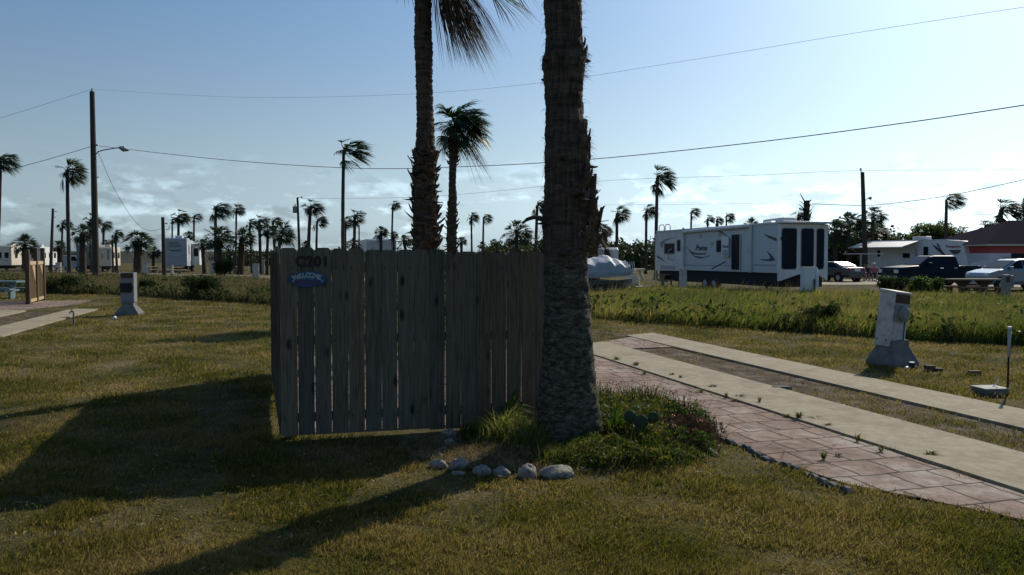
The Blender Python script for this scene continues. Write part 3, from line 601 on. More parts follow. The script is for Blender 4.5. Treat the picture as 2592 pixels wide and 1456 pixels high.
def trunk_tube(mb, base, top, r0, r1, seed, n=10, segs=14, bend=.15, nz_=.06):
    r = random.Random(seed); pts = []; rad = []
    bx, by = r.uniform(-bend, bend), r.uniform(-bend, bend); H = (top - base).length
    for i in range(segs + 1):
        t = i / segs; p = base.lerp(top, t) + Vector((bx, by, 0)) * math.sin(math.pi * t) * H * .08
        pts.append(p); rr = r0 + (r1 - r0) * t ** .7
        if i == 0: rr *= 1.25
        rad.append(rr * (1 + r.uniform(-nz_, nz_)))
    mb.tube(pts, rad, n)
palm_n = 0
def palm(pxb, pxt, pyt, cpx, d, label, kind='fan', var=0, tw=None, skirt=False, pyb=None):
    global palm_n; palm_n += 1
    base = XY(pxb, d); top = AT(pxt, pyt, d)
    t = thing('palm_tree' if kind == 'fan' else 'cabbage_palm', label, 'palm tree', base)
    tl = top - base
    tw = (tw if tw else (7 if kind == 'fan' else 15)) * d / 2000 / 2
    mb = MB(); trunk_tube(mb, Vector((0, 0, -.1)), tl, tw * 1.15, tw * .9, palm_n, bend=.1 if kind == 'fan' else .05)
    mb.build('trunk', M_trunk if kind == 'fan' else M_boot, t, smooth=True)
    me = (FANS if kind == 'fan' else SABS)[var % (6 if kind == 'fan' else 4)]
    nat = 2.5 if kind == 'fan' else 3.35
    s = cpx * d / 2000 / nat
    c = bpy.data.objects.new('crown', me); C.objects.link(c); c.parent = t; c.location = tl; c.scale = (s, s, s * 1.0)
    c.rotation_euler = (0, rnd.uniform(-.12, .12), rnd.uniform(-.5, .5) if kind == 'fan' else rnd.uniform(-.9, .9))
    c.scale = (s * rnd.uniform(.92, 1.1), s, s * rnd.uniform(.88, 1.12))
    if skirt:
        q = bpy.data.objects.new('dead_fronds', SKIRT); C.objects.link(q); q.parent = t; q.location = tl - Vector((0, 0, .35 * s)); q.scale = (s, s, s)
    return t
PALMS = [  # base px, top px, top py, crown px, depth, label, kind, variant, trunk px
 (176, 170, 432, 86, 70, 'tall slim fan palm standing left of the street lamp pole', 'fan', 0, 9),
 (-14, 0, 408, 70, 70, 'windblown palm crown cut off by the left edge of the photo', 'fan', 2, 9),
 (868, 870, 380, 98, 62, 'tall slim fan palm rising alone above the middle of the fence', 'fan', 3, 9),
 (1660, 1664, 450, 84, 62, 'tall slim fan palm at the left end of the long white trailer', 'fan', 1, 9),
 (210, 208, 592, 70, 76, 'stout cabbage palm just left of the street lamp pole', 'sab', 0, 15),
 (152, 158, 566, 44, 88, 'thin fan palm behind the tall slim one on the far left', 'fan', 4, 5),
 (232, 229, 558, 46, 90, 'small palm crown partly behind the street lamp pole', 'fan', 5, 6),
 (150, 148, 625, 44, 96, 'low cabbage palm behind the short far left utility pole', 'sab', 1, 8),
 (62, 62, 622, 74, 92, 'broad low cabbage palm behind the far left caravans', 'sab', 2, 12),
 (18, 18, 630, 30, 110, 'small dark palm behind the leftmost cream caravan', 'sab', 3, 7),
 (262, 262, 570, 36, 100, 'palm with fronds poking out right of the street lamp pole', 'fan', 2, 6),
 (270, 268, 620, 40, 104, 'low dark cabbage palm behind the white van trailer', 'sab', 1, 8),
 (297, 292, 592, 36, 86, 'twin stemmed looking palm right of the street lamp pole', 'fan', 4, 6),
 (287, 284, 608, 24, 90, 'shorter palm leaning against the one right of the lamp pole', 'fan', 0, 5),
 (348, 350, 610, 92, 74, 'squat cabbage palm with thick trunk left of the short stub pole', 'sab', 0, 20),
 (388, 388, 640, 40, 96, 'small round cabbage palm beside the short stub pole', 'sab', 2, 7),
 (450, 452, 548, 48, 112, 'dense palm rising behind the left fifth wheel caravan', 'fan', 5, 7),
 (437, 436, 556, 24, 112, 'thin palm touching the dense one behind the fifth wheel', 'fan', 1, 4),
 (489, 491, 548, 34, 112, 'small slim palm above the right end of the fifth wheel', 'fan', 3, 5),
 (477, 478, 598, 36, 112, 'low palm crown just behind the fifth wheel roof', 'sab', 3, 8),
 (546, 546, 530, 62, 88, 'windswept palm above the left of two cabbage palms', 'fan', 2, 8),
 (595, 598, 530, 42, 94, 'slim windswept palm above the right of two cabbage palms', 'fan', 0, 5),
 (556, 552, 606, 88, 78, 'left one of two broad cabbage palms beside the fifth wheel', 'sab', 1, 16),
 (608, 612, 606, 84, 80, 'right one of two broad cabbage palms beside the fifth wheel', 'sab', 2, 16),
 (518, 512, 620, 48, 84, 'low drooping palm between the fifth wheel and cabbage palms', 'sab', 3, 10),
 (637, 632, 566, 40, 90, 'thin leaning palm left of the dense cluster by the fence', 'fan', 4, 5),
 (660, 656, 560, 50, 84, 'tall left member of the dense palm cluster by the fence', 'fan', 1, 8),
 (676, 678, 585, 60, 80, 'middle member of the dense palm cluster by the fence', 'sab', 0, 8),
 (696, 712, 592, 82, 76, 'broad right member of the dense palm cluster by the fence', 'sab', 1, 9),
 (700, 690, 560, 40, 88, 'highest right member of the dense palm cluster by the fence', 'fan', 3, 7),
 (780, 786, 525, 58, 80, 'windswept palm right of the pole with the transformer', 'fan', 5, 9),
 (801, 803, 560, 42, 84, 'shorter palm touching the one right of the transformer pole', 'fan', 2, 6),
 (775, 774, 622, 32, 100, 'small palm at the foot of the transformer pole', 'sab', 2, 8),
 (874, 872, 562, 42, 88, 'ragged palm just behind the lone tall one', 'fan', 0, 9),
 (895, 898, 548, 52, 84, 'windswept palm a little right of the lone tall one', 'fan', 1, 8),
 (895, 894, 620, 50, 92, 'low dark palm beneath the windswept one over the fence', 'sab', 3, 10),
 (989, 994, 520, 34, 96, 'small slim palm above the white box trailer', 'fan', 5, 5),
 (965, 964, 588, 46, 94, 'low cabbage palm right behind the white box trailer', 'sab', 0, 8),
 (998, 996, 595, 28, 96, 'little palm at the right corner of the white box trailer', 'sab', 1, 8),
 (1195, 1193, 548, 38, 92, 'left one of two small palms right of the shaggy trunk', 'fan', 4, 5),
 (1222, 1224, 550, 36, 92, 'right one of two small palms right of the shaggy trunk', 'fan', 3, 5),
 (1168, 1168, 612, 34, 90, 'low palm behind the foot of the slender shaggy palm', 'sab', 2, 8),
 (1040, 1022, 610, 46, 88, 'low palm behind the shaggy boots of the near trunk', 'sab', 3, 8),
 (1354, 1360, 520, 48, 80, 'palm half hidden at the left side of the biggest trunk', 'fan', 2, 8),
 (1306, 1308, 592, 92, 74, 'broad cabbage palm low at the left of the biggest trunk', 'sab', 1, 10),
 (1532, 1530, 585, 56, 70, 'dense palm just right of the biggest trunk', 'sab', 0, 14),
 (1561, 1562, 540, 56, 76, 'windswept palm over the covered boat', 'fan', 0, 8),
 (1634, 1636, 535, 46, 84, 'shorter palm left of the one at the trailer end', 'fan', 5, 7),
 (1750, 1750, 536, 34, 92, 'lone small palm above the left half of the trailer', 'fan', 3, 5),
 (1793, 1791, 554, 32, 94, 'left palm of the three above the middle of the trailer', 'fan', 1, 5),
 (1815, 1815, 556, 30, 96, 'middle palm of the three above the middle of the trailer', 'fan', 4, 5),
 (1838, 1838, 548, 38, 92, 'right palm of the three above the middle of the trailer', 'fan', 2, 5),
 (1895, 1900, 572, 52, 72, 'palm crown tips just over the roof air conditioner', 'sab', 2, 8),
 (1968, 1962, 574, 58, 72, 'palm crown tips over the right part of the trailer roof', 'fan', 0, 8),
 (2022, 2020, 545, 46, 80, 'ragged palm beside the dark stub over the trailer roof', 'fan', 5, 7),
 (2118, 2112, 588, 100, 74, 'left one of the dark palms by the right utility pole', 'sab', 0, 12),
 (2150, 2148, 566, 88, 76, 'middle one of the dark palms by the right utility pole', 'sab', 3, 12),
 (2206, 2210, 548, 72, 78, 'tallest dark palm touching the right utility pole', 'sab', 1, 10),
 (2180, 2182, 596, 92, 80, 'lower dark palm under the right utility pole', 'sab', 2, 12),
 (2218, 2218, 588, 72, 82, 'lower dark palm right of the utility pole', 'sab', 0, 10),
 (2392, 2396, 505, 66, 78, 'windswept palm rising over the leafy tree', 'fan', 3, 8),
 (2488, 2494, 572, 52, 82, 'shorter palm left of the tall one over the house', 'fan', 4, 6),
 (2528, 2534, 530, 78, 80, 'tall windswept palm behind the corner of the house roof', 'fan', 1, 11),
]
for i, p in enumerate(PALMS):
    pxb, pxt, pyt, cpx, d, lab, kind, var, tw = p
    palm(pxb, pxt, pyt, cpx, d, lab, kind, var, tw)

# boots: broken leaf bases wrapped round a trunk ------------------------
def boots(mb, centre, radius, z0, z1, n, L=.2, w=.07, seed=0, out=.8, side=None):
    r = random.Random(seed)
    for i in range(n):
        z = z0 + (z1 - z0) * (i + r.random()) / n; a = i * 2.39996 + r.uniform(-.3, .3)
        if side and r.random() < side[1]: a = side[0] + r.uniform(-.8, .8)
        c = centre(z); rr = radius(z)
        o = Vector((math.cos(a), math.sin(a), 0)); tng = Vector((-o.y, o.x, 0)); l = L * r.uniform(.5, 1.35); el_ = r.uniform(.15, 1.1) * out
        d = (o * math.cos(R(80) * (1 - el_ * .75)) + Vector((0, 0, 1)) * math.sin(R(80) * (1 - el_ * .75))).normalized() if r.random() < .75 else (o + Vector((0, 0, r.uniform(-.4, .1)))).normalized()
        nn = tng.cross(d).normalized(); ww = w * r.uniform(.6, 1.3)
        p0 = c + o * (rr * .86); pts = []
        for s, q, lift in ((0, 1.15, 0), (.4, 1.0, .012), (.8, .8, .004), (1, .62 if r.random() < .6 else .2, -.008)):
            p = p0 + d * l * s + nn * lift + tng * r.uniform(-.012, .012)
            th = .016 * (1.2 - s)
            pts.append([p - tng * ww * q - nn * th, p + tng * ww * q - nn * th, p + tng * ww * q * .8 + nn * th, p - tng * ww * q * .8 + nn * th])
        mb.loft([[tuple(x) for x in ring] for ring in pts], closed=True)
def fibres(n, centre, radius, z0, z1, seed, L=.12, side=None, wdt=.0025):
    r = random.Random(seed); mb = MB()
    for i in range(n):
        z = r.uniform(z0, z1); a = r.uniform(0, 6.28)
        if side is not None and r.random() < .7: a = side + r.uniform(-.6, .6)
        o = Vector((math.cos(a), math.sin(a), 0)); c = centre(z) + o * radius(z) * .97
        d = (o + Vector((r.uniform(-.5, .8), r.uniform(-.4, .4), r.uniform(-1, .8)))).normalized(); l = L * r.uniform(.3, 1.3)
        q = d.cross(Vector((.3, .5, .8))).normalized() * wdt
        p1 = c + d * l * .5; p2 = c + d * l + Vector((.02, 0, -.04)) * (l / .1)
        mb.add([c - q, c + q, p1 + q, p1 - q, p2], [(0, 1, 2, 3), (3, 2, 4)])
    return mb

def interp(tab, z):
    tab = sorted(tab)
    if z <= tab[0][0]: return tab[0][1:]
    for a, b in zip(tab, tab[1:]):
        if z <= b[0]:
            t = (z - a[0]) / (b[0] - a[0]); t = t * t * (3 - 2 * t) if False else t
            return tuple(p + (q - p) * t for p, q in zip(a[1:], b[1:]))
    return tab[-1][1:]
def bark_surface(name, parent, tab, z0, z1, m, rings=260, n=64, seed=1, rough=.012, ringamp=.006):
    """tab rows: z, cx, cy, r (local). noise displaced closed tube"""
    r = np.random.default_rng(seed); ph = r.uniform(0, 6.28, 40)
    V = []
    for i in range(rings + 1):
        z = z0 + (z1 - z0) * i / rings; cx, cy, rr = interp(tab, z)
        ringd = ringamp * (math.sin(z * 95 + 2 * math.sin(z * 11)) + .6 * math.sin(z * 210 + ph[0]))
        for k in range(n):
            a = 2 * math.pi * k / n
            q = rr + ringd + rough * (math.sin(a * 7 + ph[1] + 3 * math.sin(z * 5)) * .35 + math.sin(a * 13 + z * 23 + ph[2]) * .25 + math.sin(z * 37 + a * 3 + ph[3]) * .35 + r.normal(0, .07))
            V.append((cx + math.cos(a) * q, cy + math.sin(a) * q, z))
    F = [(i * n + k, i * n + (k + 1) % n, (i + 1) * n + (k + 1) % n, (i + 1) * n + k) for i in range(rings) for k in range(n)]
    return npmesh(name, V, F, m, parent, smooth=True)

# the biggest palm, in the flower bed
BD = 7.5; base = XY(1438, BD)
big = thing('palm_tree', 'biggest palm with thick flared grey trunk in front of the fence corner', 'palm tree', base)
rows = []
for py, l, r_ in [(1118, 1354, 1530), (1085, 1358, 1527), (1050, 1360, 1522), (1000, 1362, 1514), (960, 1366, 1508), (930, 1371, 1506), (880, 1374, 1502), (800, 1377, 1496), (740, 1378, 1492), (690, 1378, 1488), (655, 1378, 1487), (630, 1374, 1490), (590, 1374, 1489), (540, 1375, 1486), (480, 1378, 1486), (430, 1378, 1488), (380, 1380, 1488), (330, 1380, 1482), (290, 1381, 1476), (230, 1379, 1475), (190, 1376, 1479), (150, 1374, 1482), (120, 1380, 1478), (95, 1381, 1473), (0, 1377, 1472)]:
    a = AT(l, py, BD); b = AT(r_, py, BD); rr = (b.x - a.x) / 2
    rows.append((a.z, (a.x + b.x) / 2 - base.x, 0, rr))
zt = rows[-1][0]; rows.append((zt + 3.2, rows[-1][1] + .1, 0, .15))
rows.append((-.2, rows[0][1], 0, rows[0][3] * 1.05))
bark_surface('trunk', big, rows, -.15, zt + 3.1, M_bigtrunk, rings=420, n=72, seed=3, rough=.010, ringamp=.0022)
tabb = sorted(rows)
cen = lambda z: Vector((interp(tabb, z)[0], interp(tabb, z)[1], z)); radb = lambda z: interp(tabb, z)[2]
mb = MB()
def flap(mb, px, py0, py1, w0, w1, d, tipx, dep=BD, out=.03):
    """loose bark plate from py0 (bottom) up to py1; built in the trunk's local space at real size"""
    pts = []
    n = 7
    for i in range(n):
        t = i / (n - 1); p = AT(px + (tipx - px) * t + rnd.uniform(-1.5, 1.5), py0 + (py1 - py0) * t, dep - .02 + rnd.uniform(-.02, .02)) - base
        w = (w0 + (w1 - w0) * t) * dep / 2000; th = .03 * (1 - t * .6)
        pts.append([tuple(p + Vector(q)) for q in ((-w, -th, 0), (w, -th * .5, rnd.uniform(-.01, .01)), (w, th * .5, 0), (-w, th, 0))])
    mb.loft(pts, closed=True)
zz = lambda py: AT(1430, py, BD).z
boots(mb, cen, radb, zz(205), zz(100), 12, L=.10, w=.035, seed=31, out=.35, side=(0, .95))
boots(mb, cen, radb, zz(215), zz(150), 7, L=.09, w=.03, seed=32, out=.35, side=(math.pi, .95))
boots(mb, cen, radb, zz(420), zz(335), 14, L=.13, w=.045, seed=33, out=.3, side=(0, .95))
boots(mb, cen, radb, zz(640), zz(430), 34, L=.17, w=.05, seed=34, out=.35, side=(0, .9))
boots(mb, cen, radb, zz(630), zz(540), 10, L=.10, w=.035, seed=35, out=.3, side=(math.pi, .9))
boots(mb, cen, radb, zz(650), zz(480), 30, L=.10, w=.05, seed=36, out=.2)
for a in [(1486, 560, 445, 12, 8, 0, 1500), (1490, 620, 500, 14, 6, 0, 1497), (1486, 410, 345, 8, 8, 0, 1488)]:
    fb = MB(); flap(fb, *a); fb.build('loose_bark', M_boot, big)
fb = MB(); fb.tube([AT(1395, 575, BD) - base + Vector((0, .05, 0)), AT(1378, 556, BD) - base, AT(1352, 550, BD) - base, AT(1334, 556, BD) - base, AT(1322, 565, BD) - base], [.035, .03, .022, .018, .006], 7); fb.build('broken_stalk', M_boot, big)
mb.build('leaf_boots', M_boot, big)
mb = MB()
for (zpy0, zpy1, nn_, sd_, L_) in [(200, 120, 70, 0, .08), (420, 325, 80, 0, .09), (640, 430, 260, 0, .12), (640, 500, 120, math.pi, .10), (200, 140, 30, math.pi, .07)]:
    f = fibres(nn_, cen, radb, AT(1400, zpy0, BD).z, AT(1400, zpy1, BD).z, zpy0, L=L_, side=sd_, wdt=.002); mb.add(f.v, f.f)
f = fibres(700, cen, radb, 1.85, 4.6, 99, L=.07, wdt=.0016); mb.add(f.v, f.f)
mb.build('bark_fibres', M_deadfrond, big)
me = crown_mesh('crown', 71, nf=34, wind=.5, pet=1.0, Ll=1.1, nl=26, width=.028); me.materials.append(M_frond)
c = bpy.data.objects.new('crown', me); C.objects.link(c); c.parent = big; c.location = (rows[-2][1], 0, zt + 3.2)

# the near palm with shaggy boots behind the fence
ND = 14.3; nbase = XY(1080, ND)
near = thing('palm_tree', 'near palm with shaggy leaf boots rising behind the middle of the fence', 'palm tree', nbase)
rows2 = []
for py, l, r_ in [(900, 1050, 1112), (640, 1048, 1108), (600, 1046, 1108), (540, 1046, 1106), (470, 1048, 1102), (400, 1050, 1102), (370, 1052, 1100), (330, 1054, 1099), (290, 1055, 1097), (200, 1053, 1094), (130, 1050, 1095), (110, 1048, 1094), (60, 1050, 1092), (0, 1050, 1092), (-60, 1052, 1092)]:
    a = AT(l, py, ND); b = AT(r_, py, ND); rows2.append((a.z, (a.x + b.x) / 2 - nbase.x, 0, (b.x - a.x) / 2))
rows2.append((-.2, 0, 0, .3)); t2 = sorted(rows2)
bark_surface('trunk', near, rows2, -.1, t2[-1][0], M_midtrunk, rings=300, n=40, seed=5, rough=.014, ringamp=.005)
cen2 = lambda z: Vector((interp(t2, z)[0], interp(t2, z)[1], z)); rad2 = lambda z: interp(t2, z)[2]
mb = MB(); zb = AT(1080, 385, ND).z; boots(mb, cen2, rad2, .9, zb, 250, L=.19, w=.07, seed=4, out=.8)
mb.build('leaf_boots', M_boot, near)
f = fibres(260, cen2, rad2, 1.4, zb + .2, 6, L=.16, wdt=.003); f.build('bark_fibres', M_deadfrond, near)
# hanging dead fronds and the green crown above the picture edge
ct = Vector((t2[-1][1], t2[-1][2], t2[-1][0] + .1))
r = random.Random(5); V = []; F = []
for i in range(15):
    a = r.uniform(-.9, .75); el_ = r.uniform(-.7, .15)
    d = Vector((math.cos(a), math.sin(a), el_)).normalized(); p0 = ct + Vector((0, 0, r.uniform(-.25, .1))); hub = p0 + d * r.uniform(.25, .55)
    S = Vector((-math.sin(a), math.cos(a), 0)); D = (d + Vector((.15, 0, -1.1))).normalized()
    v2, f2 = fan(hub, D, S, r.uniform(.75, 1.25), 30, .009, Vector((.22, 0, 0)), .5, r, spread=r.uniform(25, 60), fold=.5)
    b = len(V); V += v2; F += [tuple(q + b for q in f) for f in f2]
for i in range(5):
    a = math.pi + r.uniform(-.5, .5); d = Vector((math.cos(a), math.sin(a), .2)); hub = ct + d * .2
    v2, f2 = fan(hub, (d + Vector((0, 0, -1))).normalized(), Vector((0, 1, 0)), r.uniform(.3, .5), 12, .008, Vector((.1, 0, 0)), .4, r, spread=30, fold=.5)
    b = len(V); V += v2; F += [tuple(q + b for q in f) for f in f2]
me = bpy.data.meshes.new('dead_fronds'); me.from_pydata([tuple(q) for q in V], [], F); me.update(); mkobj('dead_fronds', me, M_deadfrond, near)
me = crown_mesh('crown', 72, nf=26, wind=.5, pet=.95, Ll=1.0, nl=32, width=.016, zmin=-.05); me.materials.append(M_frond)
c = bpy.data.objects.new('crown', me); C.objects.link(c); c.parent = near; c.location = ct + Vector((0, 0, .5))
V = []; F = []
hub = AT(1240, -22, ND - .3) - nbase
b0 = ct + Vector((0, 0, .3)); 
v2, f2 = fan(hub, Vector((1, 0, -.45)).normalized(), Vector((.15, .75, .5)).normalized(), .85, 34, .010, Vector((.1, 0, 0)), .28, r, spread=62, fold=.2)
V += v2; F += f2
me = bpy.data.meshes.new('frond'); me.from_pydata([tuple(q) for q in V], [], F); me.update(); fo = mkobj('frond', me, M_leaf, near)
mb = MB(); mb.tube([b0, (b0 + hub) / 2 + Vector((0, 0, .12)), hub], [.025, .018, .012], 6); mb.build('frond_stalk', M_leaf, near)

# slender shaggy palm right of it
SD = 24; sb = XY(1141, SD)
sl = thing('palm_tree', 'slender shaggy palm with drooping dead fronds behind the fence', 'palm tree', sb)
rows3 = []
for py, l, r_ in [(760, 1128, 1154), (640, 1131, 1156), (600, 1130, 1156), (540, 1133, 1155), (500, 1135, 1157), (470, 1136, 1154), (400, 1137, 1156), (360, 1135, 1160), (335, 1136, 1160)]:
    a = AT(l, py, SD); b = AT(r_, py, SD); rows3.append((a.z, (a.x + b.x) / 2 - sb.x, 0, (b.x - a.x) / 2))
rows3.append((-.1, 0, 0, .18)); t3 = sorted(rows3)
bark_surface('trunk', sl, rows3, -.1, t3[-1][0], M_midtrunk, rings=150, n=24, seed=6, rough=.012, ringamp=.004)
cen3 = lambda z: Vector((interp(t3, z)[0], interp(t3, z)[1], z)); rad3 = lambda z: interp(t3, z)[2]
mb = MB(); boots(mb, cen3, rad3, .8, t3[-1][0] - 2.2, 90, L=.16, w=.06, seed=8); boots(mb, cen3, rad3, t3[-1][0] - 1, t3[-1][0], 40, L=.18, w=.06, seed=9)
mb.build('leaf_boots', M_boot, sl)
top3 = Vector((t3[-1][1], 0, t3[-1][0]))
me = crown_mesh('crown', 73, nf=46, wind=.45, pet=.55, Ll=.72, nl=28, width=.020, zmin=-.5, droop=.45, fold=.25); me.materials.append(leafmat('near_frond_green', [(.012, .035, .016), (.022, .055, .024), (.04, .085, .03)], scale=2, trans=.25, rough=.45))
c = bpy.data.objects.new('crown', me); C.objects.link(c); c.parent = sl; c.location = top3 + Vector((.05, 0, .25)); c.scale = (.88,) * 3
r = random.Random(12); V = []; F = []
for i in range(7):
    hub = top3 + Vector((r.uniform(.1, .55), r.uniform(-.2, .2), r.uniform(-.35, 0)))
    v2, f2 = fan(hub, Vector((.45, r.uniform(-.2, .2), -1)).normalized(), Vector((.6, .6, .2)).normalized(), r.uniform(.6, 1.25), 11, .007, Vector((.25, 0, 0)), .3, r, spread=r.uniform(14, 30), fold=.4)
    b = len(V); V += v2; F += [tuple(q + b for q in f) for f in f2]
for i in range(9):   # bare stalks to the left
    a = r.uniform(2.3, 3.6); q0 = top3 + Vector((-.05, 0, r.uniform(-.15, .1))); d = Vector((math.cos(a), 0, r.uniform(.1, 1.3))).normalized()
    p1 = q0 + d * .35; p2 = q0 + d * r.uniform(.5, .75) + Vector((-.03, 0, -.1)); o_ = Vector((0, .004, .006))
    b = len(V); V += [q0 - o_, q0 + o_, p1 + o_, p1 - o_, p2 + o_ * .5, p2 - o_ * .5]; F += [(b, b + 1, b + 2, b + 3), (b + 3, b + 2, b + 4, b + 5)]
    if i > 4:
        b = len(V); p3 = p2 + Vector((-.03, 0, -r.uniform(.3, .7))); V += [p2 - o_, p2 + o_, p3 + o_ * .4, p3 - o_ * .4]; F += [(b, b + 1, b + 2, b + 3)]
me = bpy.data.meshes.new('dead_fronds'); me.from_pydata([tuple(q) for q in V], [], F); me.update(); mkobj('dead_fronds', me, M_deadfrond, sl)

# broken shaggy palm right behind the biggest trunk
KD = 44; kb = XY(1497, KD)
bk = thing('palm_stump', 'broken shaggy palm stump peeking out right of the biggest trunk', 'palm stump', kb)
rows4 = []
for py, l, r_ in [(760, 1486, 1512), (650, 1488, 1514), (600, 1484, 1514), (560, 1478, 1516), (530, 1474, 1514), (500, 1470, 1508), (480, 1470, 1500)]:
    a = AT(l, py, KD); b = AT(r_, py, KD); rows4.append((a.z, (a.x + b.x) / 2 - kb.x, 0, (b.x - a.x) / 2))
rows4.append((-.1, 0, 0, .3)); t4 = sorted(rows4)
bark_surface('trunk', bk, rows4, -.1, t4[-1][0], M_midtrunk, rings=120, n=24, seed=7, rough=.015)
mb = MB(); boots(mb, lambda z: Vector((interp(t4, z)[0], 0, z)), lambda z: interp(t4, z)[2], 2.0, t4[-1][0], 70, L=.6, w=.17, seed=15, out=.6)
for pa, pb, w in (((1497, 560), (1507, 440), .11), ((1505, 600), (1524, 525), .12)):
    a = AT(*pa, KD) - kb; b = AT(*pb, KD) - kb; fb = MB(); fb.tube([a, (a + b) / 2 + Vector((.03, 0, 0)), b], [w * 1.4, w, w * .8], 6); fb.build('broken_stalk', M_boot, bk)
mb.build('leaf_boots', M_boot, bk)
V = []; F = []; r = random.Random(3)
for (px, py, dx, L) in ((1505, 580, .35, 1.5), (1510, 600, .5, 1.4), (1500, 560, .7, 1.3), (1512, 560, .9, .9)):
    v2, f2 = fan(AT(px, py, KD) - kb, Vector((dx, -.2, -.8)).normalized(), Vector((.6, .6, .3)).normalized(), L, 12, .02, Vector((.2, 0, 0)), .2, r, spread=30, fold=.3); b = len(V); V += v2; F += [tuple(q + b for q in f) for f in f2]
me = bpy.data.meshes.new('dead_fronds'); me.from_pydata([tuple(q) for q in V], [], F); me.update(); mkobj('dead_fronds', me, M_deadfrond, bk)

# stub pole-like dark trunk over the trailer roof
t = thing('palm_stump', 'dark broken palm stub standing above the trailer roof', 'palm stump', XY(2042, 80))
mb = MB(); a = AT(2042, 508, 80) - t.location; mb.tube([(0, 0, -.1), (a.x * .5, 0, a.z * .5), tuple(a)], [.22, .26, .3], 10)
boots(mb, lambda z: Vector((a.x, 0, z)), lambda z: .28, a.z - 2.6, a.z, 26, L=.7, w=.12, seed=5); mb.build('trunk', M_boot, t)

# Norfolk pine at the right edge
t = thing('pine_tree', 'feathery conifer cut off by the right edge above the house', 'tree', XY(2592, 78))
top = AT(2592, 498, 78) - t.location
mb = MB(); mb.tube([(0, 0, -.1), tuple(top)], [.22, .03], 8); mb.build('trunk', M_trunk, t)
V = []; F = []; r = random.Random(8)
for i in range(34):
    z = 1.5 + (top.z - 1.7) * i / 34; L = 1.35 * (1 - (z / top.z) ** 1.6) + .12
    for k_ in range(9):
        a = k_ * .698 + i * .5; d = Vector((math.cos(a), math.sin(a), .18)); p0 = Vector((0, 0, z))
        for q in range(16):
            s = (q + 1) / 16; p = p0 + d * L * s + Vector((0, 0, .12 * s * s)); o1 = Vector((r.uniform(-1, 1), r.uniform(-1, 1), r.uniform(-.5, 1))).normalized() * .10; o2 = d * .05
            b = len(V); V += [p - o1, p + o2, p + o1, p - o2]; F.append((b, b + 1, b + 2, b + 3))
me = bpy.data.meshes.new('crown'); me.from_pydata([tuple(q) for q in V], [], F); me.update(); mkobj('crown', me, M_frond, t)

# leafy tree behind the awning trailer
t = thing('leafy_tree', 'wide bright leafy tree behind the trailer with the open awning', 'tree', XY(2370, 84))
mb = MB(); mb.tube([(0, 0, -.1), (0, 0, 1.4), (.2, 0, 2.0)], [.2, .16, .1], 8)
for q in range(14):
    a = q * .45 - 3; mb.tube([(0, 0, 1.2), (math.cos(a) * 1.6, math.sin(a) * .8, 2.4), (math.cos(a) * 3.6, math.sin(a) * 1.3, 3.2 + rnd.random())], [.08, .05, .02], 5)
for q in range(40):
    x0 = rnd.uniform(-4.6, 4); mb.tube([(x0 * .7, 0, 2.6), (x0 + rnd.uniform(-.4, .4), rnd.uniform(-1, 1), 4.0 + rnd.uniform(0, 1.5) * (1 if x0 < 0 else .6))], [.018, .008], 4)
mb.build('trunk', M_trunk, t)
parts = []
for q in range(150):
    u = rnd.uniform(-1, 1); z = 2.4 + (1 - u * u) * 2.6 * rnd.random() ** .5 + rnd.uniform(-.2, .5)
    parts.append(leaves(130, u * 4.9, rnd.uniform(-1.3, 1.3), z, .5, .5, .33, .10, seed=500 + q, cut=.1, aspect=.6))
V, F = join(parts); npmesh('crown', V, F, leafmat('tree_leaf', [(.03, .055, .018), (.07, .10, .03), (.12, .15, .05)], scale=1, trans=.5), t)

# ------------------------------------------------------------------ fence
FW = 7.85
fen = thing('wooden_fence', 'tall weathered dog-eared picket fence turning a corner on the lawn', 'fence', PK(-.1, FW), RP)
pk = MB(); W_, T_ = .152, .018
def picket(h, w, seed, tp=0.0):
    r = random.Random(seed); b = MB(); c_ = .026; x0, x1 = 0, w
    n = 10; L_ = []; R_ = []
    wo = lambda: r.uniform(-.0018, .0018)
    pts = [(x0 + wo(), 0)] + [(x1 + wo() - tp, 0)] + [(x1 + wo() - tp * (1 - q) ** .6, h * q) for q in (.25, .5, .75)] + [(x1, h - c_), (x1 - c_, h), (x0 + c_, h), (x0, h - c_)] + [(x0 + wo(), h * q) for q in (.75, .5, .25)]
    b.prism(pts, 0, T_, axis='y'); return b
for i in range(17):
    h = 1.80 + rnd.uniform(-.012, .02); z0 = .035 + .012 * (i < 9) - .0012 * i
    o = picket(h, .1585 if i < 16 else .09, i, rnd.choice([.002, .003, .005, .006, .008])).build('picket', M_fence, fen)
    o.location = (i * .16 + .001, -T_ + rnd.uniform(-.002, .002), z0); o.rotation_euler = (0, rnd.uniform(-.0012, .0012), 0)
for i in range(29):    # the side returning away from the viewer, a little raised off the ground
    o = picket(1.78 + rnd.uniform(-.02, .02), .1515, 40 + i).build('picket', M_fence, fen)
    o.location = (.0 - .0062 * i, .0 + i * .158, .07 + rnd.uniform(-.01, .01)); o.rotation_euler = (0, 0, R(90) + .0)
for z in (.17, .92, 1.62):
    b = MB(); b.box(.02, 2.64, .002, .04, z, z + .09); b.build('rail', M_fence, fen)
    b = MB(); b.box(.0, .038, .05, 4.55, z, z + .085); b.build('rail', M_fence, fen)
for x, y in ((.045, .045), (2.545, .045), (.045, 2.3), (.045, 4.5)):
    b = MB(); b.box(x, x + .09, y, y + .09, -.05, 1.72); b.build('post', M_fence, fen)
